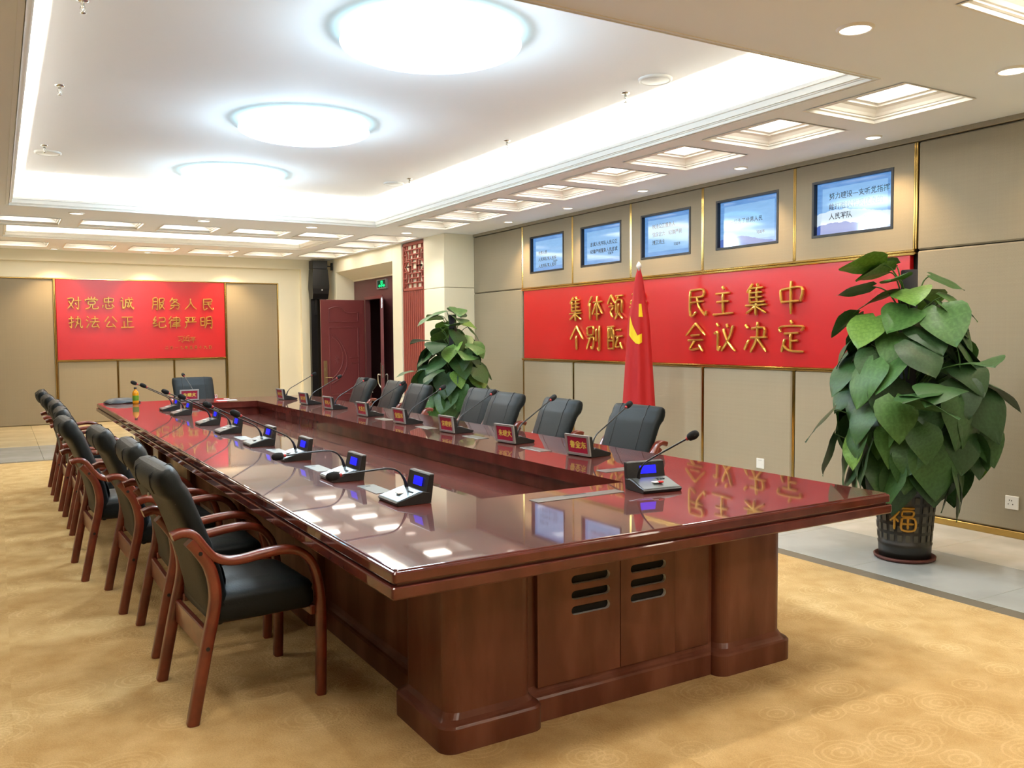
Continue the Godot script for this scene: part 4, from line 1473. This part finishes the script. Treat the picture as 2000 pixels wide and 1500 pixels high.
	put("strap", st, M.black, g)
	for q in [[2.255, -10.28, 0.06, "small white card on the far end of the table, right of the head chair"], [2.20, -10.02, 0.21, "sheet of white paper on the far end of the table beside the well"]]:
		var o := put(numbered("paper_sheet"), ST_box(Vector3.ZERO, Vector3(q[2], 0.002, q[2] * 0.6), 0.0005), M.paper, self, Vector3(q[0], HT + 0.0015, q[1]))
		tag(o, q[3], "paper")
	# loudspeaker tower in the corner behind the open door
	var s := thing("loudspeaker", "black loudspeaker hung high in the corner above a dark column, behind the open door", "loudspeaker", Vector3(5.365, 0, -16.36))
	st = ST()
	st.set_smooth_group(-1)
	rings = []
	for q in [[2.20, 0.15, 0.10], [2.30, 0.155, 0.14], [2.40, 0.165, 0.15], [2.46, 0.165, 0.15], [2.77, 0.145, 0.13]]:
		rings.append([Vector3(-q[1], q[0], -0.12), Vector3(-q[1], q[0], q[2]), Vector3(q[1], q[0], q[2]), Vector3(q[1], q[0], -0.12)])
	loft(st, rings, false)
	put("cabinet", st, M.black, s)
	put("top_cabinet", ST_box(Vector3(0, 2.855, 0), Vector3(0.29, 0.16, 0.24), 0.006), mat(Color(0.13, 0.14, 0.16), 0.5), s)
	st = ST()
	loft(st, [ring(Vector3(0.02, 2.37, 0.150), 0.014, 12, 2), ring(Vector3(0.02, 2.37, 0.158), 0.012, 12, 2)])
	put("badge", st, M.white_plastic, s)
	st = ST()
	span(st, 0.14, 0.25, 2.825, 2.845, -0.01, 0.01)
	span(st, 0.25, 0.285, 2.76, 2.90, -0.03, 0.03, 0.004)
	put("bracket", st, M.black, s)
	st = ST()
	span(st, -0.155, -0.03, 0.0, 2.20, -0.10, 0.0, 0.004)
	span(st, -0.09, -0.04, 1.9, 2.24, 0.0, 0.04, 0.004)
	put("column", st, M.black, s)
	# exit sign
	var x := thing("exit_sign", "green glowing exit sign with a running figure above the open doorway", "sign", Vector3(6.03, 2.332, -14.735), -PI / 2)
	st = ST()
	slab(st, [-0.222, 0.222], [0.0, 0.172], [0.0, 0.034], [[-0.205, 0.205, 0.016, 0.156]], "xyz")
	span(st, -0.21, 0.21, 0.01, 0.162, 0.0, 0.024)
	put("case", st, M.silver, x)
	var em := mat(Color(0.01, 0.05, 0.03), 0.25)
	em.emission_enabled = true
	em.emission_operator = BaseMaterial3D.EMISSION_OP_MULTIPLY
	em.emission = Color(1, 1, 1)
	em.emission_energy_multiplier = 1.5
	var img := Image.create(123, 42, false, Image.FORMAT_RGB8)
	img.fill(Color(0.01, 0.14, 0.09))
	var gr := Color(0.02, 0.95, 0.52)
	for rc in [[46, 3, 30, 20], [16, 26, 90, 8], [52, 20, 18, 18], [24, 22, 10, 16], [88, 22, 10, 16]]: img.fill_rect(Rect2i(rc[0], rc[1], rc[2], rc[3]), gr)
	for rc in [[56, 7, 6, 5], [52, 13, 16, 3], [57, 15, 5, 8], [54, 28, 5, 8], [64, 30, 6, 6]]: img.fill_rect(Rect2i(rc[0], rc[1], rc[2], rc[3]), Color(0.01, 0.30, 0.18))
	em.emission_texture = ImageTexture.create_from_image(img)
	put("face", uvquad(Vector3(-0.205, 0.156, 0.026), Vector3(0.205, 0.156, 0.026), Vector3(0.205, 0.016, 0.026), Vector3(-0.205, 0.016, 0.026)), em, x)
	# wall sockets
	for q in [[-3.44, 0.252, true, "white double socket low on the right wall, behind the near plant"], [-5.80, 0.243, false, "white blank socket plate low on the right wall, beyond the table corner"]]:
		var o := thing("wall_socket", q[3], "socket", Vector3(XR, q[1], q[0]), -PI / 2)
		put("plate", ST_box(Vector3(0, 0, 0.004), Vector3(0.096, 0.096, 0.010), 0.003), M.white_plastic, o)
		st = ST()
		for h in [[-0.016, 0.016], [0.0, 0.014], [-0.024, -0.012], [0.008, -0.012]] if q[2] else [[0.0, 0.030]]: box(st, Vector3(h[0], h[1], 0.0095), Vector3(0.006, 0.008, 0.001) if q[2] else Vector3(0.04, 0.002, 0.001))
		put("slots", st, M.black, o)

# ---------------------------------------------------------------- writing: strokes on a 99 x 99 grid, x then y
const G := {
	"集": "3602 1428|2620 2662|5402 6012|2616 8014|2630 7628|2644 7642|2658 8656|5414 5458|0868 9466|5062 5098|4870 1092|5270 9092",
	"体": "3004 0640|1830 1896|3828 9626|6404 6498|6030 3274|6830 9672|4874 8074",
	"领": "2804 0438|2806 4834|2434 3240|1248 4246 2266|2268 3688|5210 9808|7012 6626|5628 5672|5628 9026 9072|7238 6872 5096|7274 9694",
	"导": "2008 7806 7626 2028|2028 2044 9042 9234|0654 9652|6642 6694 5486|3064 4074",
	"民": "2010 7808 7830 2032|2010 2092 4880|2050 8246|5230 6062 9092 9478",
	"主": "4604 5614|1826 8024|2252 7650|5026 5090|0692 9488",
	"中": "1026 1464|1426 8822 8462|1462 8060|4902 4998",
	"个": "5004 0656|5004 9656|5042 5098",
	"别": "1210 1240|1210 5008 5038|1240 4838|1452 5450 4692 3684|3444 0694|7016 7064|9004 9094 7888",
	"酝": "0410 4608|1012 1094|1024 4222 4294|2012 2034 1452|3212 3248 4250|1262 4260|1092 4290|5822 9020|5446 9844|7246 5684 8880|8268 9692",
	"酿": "0410 4608|1012 1094|1024 4222 4294|2012 2034 1452|3212 3248 4250|1262 4260|1092 4290|7202 7812|5818 5890 7482|5818 9016 9052 5854|5836 8834|8660 7066|6856 9894",
	"会": "5004 0444|5004 9644|2844 7242|1460 8658|4660 2490 7884|6674 8496",
	"议": "1606 2616|0638 2236 2290 3478|6008 6620|8814 7252 3894|4624 6664 9894",
	"决": "0812 2024|0488 2458|3424 8422 8450|3052 9650|5804 5652 3096|5854 9294",
	"定": "4602 5412|1036 1220 9020 8632|2440 7838|4840 4888|4862 7460|2656 1494|2074 4490 9692",
	"对": "0620 4418 3060 0494|1236 4492|5034 9832|7804 7894 6486|5652 6466",
	"党": "5002 5020|2608 3420|7606 6420|1036 1424 8822 8234|3038 3060 7058 7036 3038|4260 3684 0896|5860 5892 9490 9276",
	"忠": "2016 2044|2016 8014 7842|2042 7840|4902 4954|1064 0686|3058 3290 7288 7476|4862 5676|7260 8880",
	"诚": "1206 2216|0434 2032 2088 3276|3822 9620|4222 4060 3294|4244 5842 5674 4868|6404 7664 9692 9676|8636 6086|8006 8812",
	"服": "1210 1060 0496|1210 4208 4294 3288|1434 4032|1458 4056|5810 5896|5810 9008 8830 7826|5844 8842 5896|6450 9494",
	"务": "3602 1236|3018 7016 2454|4024 9056|1864 7862 7290 6084|4654 4074 1096",
	"人": "5006 4450 0694|5030 6664 9692",
	"执": "0426 4022|2206 2288 1080|0460 4246|5028 8226 8282 9490 9676|6604 6450 4494|5046 7464",
	"法": "1006 2218|0432 1844|0692 2460|4024 8822|6404 6446|3048 9646|6248 4284 8480|7664 9294",
	"公": "3806 0848|6206 9648|4444 2284 7680|6262 8692",
	"正": "1012 9010|5012 5088|5046 8444|2442 2488|0490 9688",
	"纪": "2804 0834 3032 0660 3856|0882 4070|5016 9014 9044 5246|5244 5288 9686 9672",
	"律": "2804 0830|3028 0660|2048 2096|4018 8616 8650 4452|3434 9832|3866 9264|3280 9678|6404 6498",
	"严": "1212 9010|3616 3644|6414 6442|2024 3240|8220 6838|0848 9646|2048 1880 0496",
	"明": "0816 0876|0816 3814 3874|0844 3842|0874 3872|5410 5260 3896|5410 9208 9294 8088|5636 9034|5660 9058",
	"福": "1804 2816|0624 3622 0462|2046 2096|2250 3664|4608 9406|5020 8818 8638 5040 5020|4850 4896 9494 9448 4850|4872 9270|7050 7092",
	"努": "2004 1844 4238|0620 4618|4018 1046|5410 9008 6250|6020 9648|1660 8858 8090 6886|5052 4474 1096",
	"力": "1230 8828 8486 6880|5004 4450 1496",
	"建": "4414 8812 8846 4248|3430 9628|3664 9462|6404 6482|0816 3014 1240 3038 0684|1056 4092 9694",
	"设": "1006 2016|0434 2032 2088 3274|5010 5228 4044|5010 8008 8234 9636|4050 8848 4696|5258 9694",
	"一": "0654 9650",
	"支": "0824 9222|5004 5046|2046 8044 1496|3056 9694",
	"听": "0820 0868|0820 3418 3466|0866 3464|8806 5216 5258 3894|5242 9640|7642 7698",
	"指": "0424 3820|2204 2290 1082|0460 4048|8808 5622|5406 5440 9038|5450 5496|5450 9048 9096|5672 8870|5694 8892",
	"挥": "0424 3820|2204 2290 1082|0460 4048|4826 4812 9610 9222|5030 9028|6414 5452 9050|4474 9872|7238 7298",
	"能": "2604 0832 4028|3616 4838|1044 1096|1044 4242 4292 3486|1260 4058|1274 4072|6006 6040 9238|9018 6026|6052 6092 9490|9064 6074",
	"打": "0424 3820|2204 2290 1082|0460 4048|4816 9814|7414 7492 5884",
	"胜": "1008 0894|1008 3406 3492|1032 3430|1052 3450|5410 4436|4830 9628|7004 7090|5258 9056|4092 9690",
	"仗": "2804 0640|1830 1896|3630 9828|7404 6850 3496|4840 9694",
	"作": "2804 0640|1830 1896|5006 3846|4626 9824|6226 6296|6250 9248|6274 9472",
	"风": "1810 1660 0494|1810 8208 8280 9694|3024 7072|7024 2876",
	"优": "2804 0640|1830 1896|3830 9828|6004 5660 3694|7030 7088 9686|7808 8818",
	"良": "4602 5412|2218 2290 4682|2218 8016 8252 2254|2236 7834|7660 5866|5056 9494",
	"的": "2604 1618|1020 1090|1020 4218 4288|1052 4050|1086 4284|6406 5238|6024 9422 9092 7684|6446 7462",
	"军": "1012 1028|1012 9010 8624|2432 8030|4420 3452 8250|1066 9464|5244 5298",
	"队": "1008 1096|1008 3406 2434 3658 1462|6606 6050 3894|6246 9694",
	"世": "0640 9636|2616 2690 9288|5008 5070 7268|7406 7268",
	"界": "2008 2046|2008 8006 8044|2026 7824|2044 8042|5008 5046|4448 0680|5448 9478|3666 3080 1498|6664 6698",
	"信": "2804 0640|1830 1896|5804 6814|3824 9822|4640 9038|4656 9054|4670 4696 9094 9068 4670",
	"念": "5002 0438|5002 9636|4228 5634|3048 7446 5860|1066 0686|3062 3290 7288 7476|4864 5676|7260 8880",
	"为": "2608 3820|1036 7634 7090 5482|5406 4850 1096|5052 6062",
	"切": "0838 4430|2408 2480 4866|5018 9216 8690 7084|7218 6656 4096",
	"了": "1812 8210 5240|5040 5090 3682",
	"清": "1006 2218|0432 1844|0692 2460|4018 9416|4430 9028|3642 9840|6804 6842|5052 5096|5052 8650 8694 7688|5066 8464|5078 8476",
	"金": "5002 0434|5002 9634|2838 7236|1656 8654|5038 5090|3064 3880|7062 6280|0694 9492",
	"东": "1020 9018|4404 2448 8646|5636 5692 4486|3058 1282|7258 9080",
	"文": "4602 5414|1026 9224|7028 1096|2840 9494",
	"鲁": "3602 1424|3010 6808 5420|1820 1850 8248 8218 1820|2034 8032|5020 5048|0660 9658|2466 2496 7694 7666 2466|2680 7478",
	"朱": "3008 1840|2424 8622|0648 9646|5004 5098|4850 1288|5250 9086",
	"宋": "4604 5414|1034 1020 9018 8632|0850 9248|5032 5096|4652 1290|5452 9088",
	"李": "0816 9214|5004 5044|4818 1242|5218 9040|2850 7448 5462|5260 5294 3888|0672 9470",
	"国": "1008 1096|1008 9006 9096|1094 9092|2826 7424|5026 5076|2850 7448|2678 7676|6260 7068",
	"二": "2026 8024|0880 9478",
	"〇": "5010 2030 2070 5090 8070 8030 5010",
	"七": "0640 9430|4606 4688 9282 9470",
	"年": "3004 1236|2420 8818|2646 8244|2646 2468|0670 9668|5620 5698",
	"五": "1412 8610|4412 3688|2046 7844 7686|0690 9688",
	"月": "2608 2460 1096|2608 7806 7894 6688|2636 7634|2662 7660",
	"十": "0646 9444|5004 5098",
	"九": "0830 6828 6886 9688 9672|4004 3856 0696",
	"日": "2208 2294|2208 8006 8094|2248 8046|2292 8090",
	"习": "1010 8808 8490 6482|2630 5242|1876 6654",
	"近": "1408 2418|0836 2434 1880|0684 3078 9692|9006 5216 4668|5038 9636|7438 7478",
	"平": "1010 9008|2822 3640|7220 6238|0454 9652|5010 5098",
}
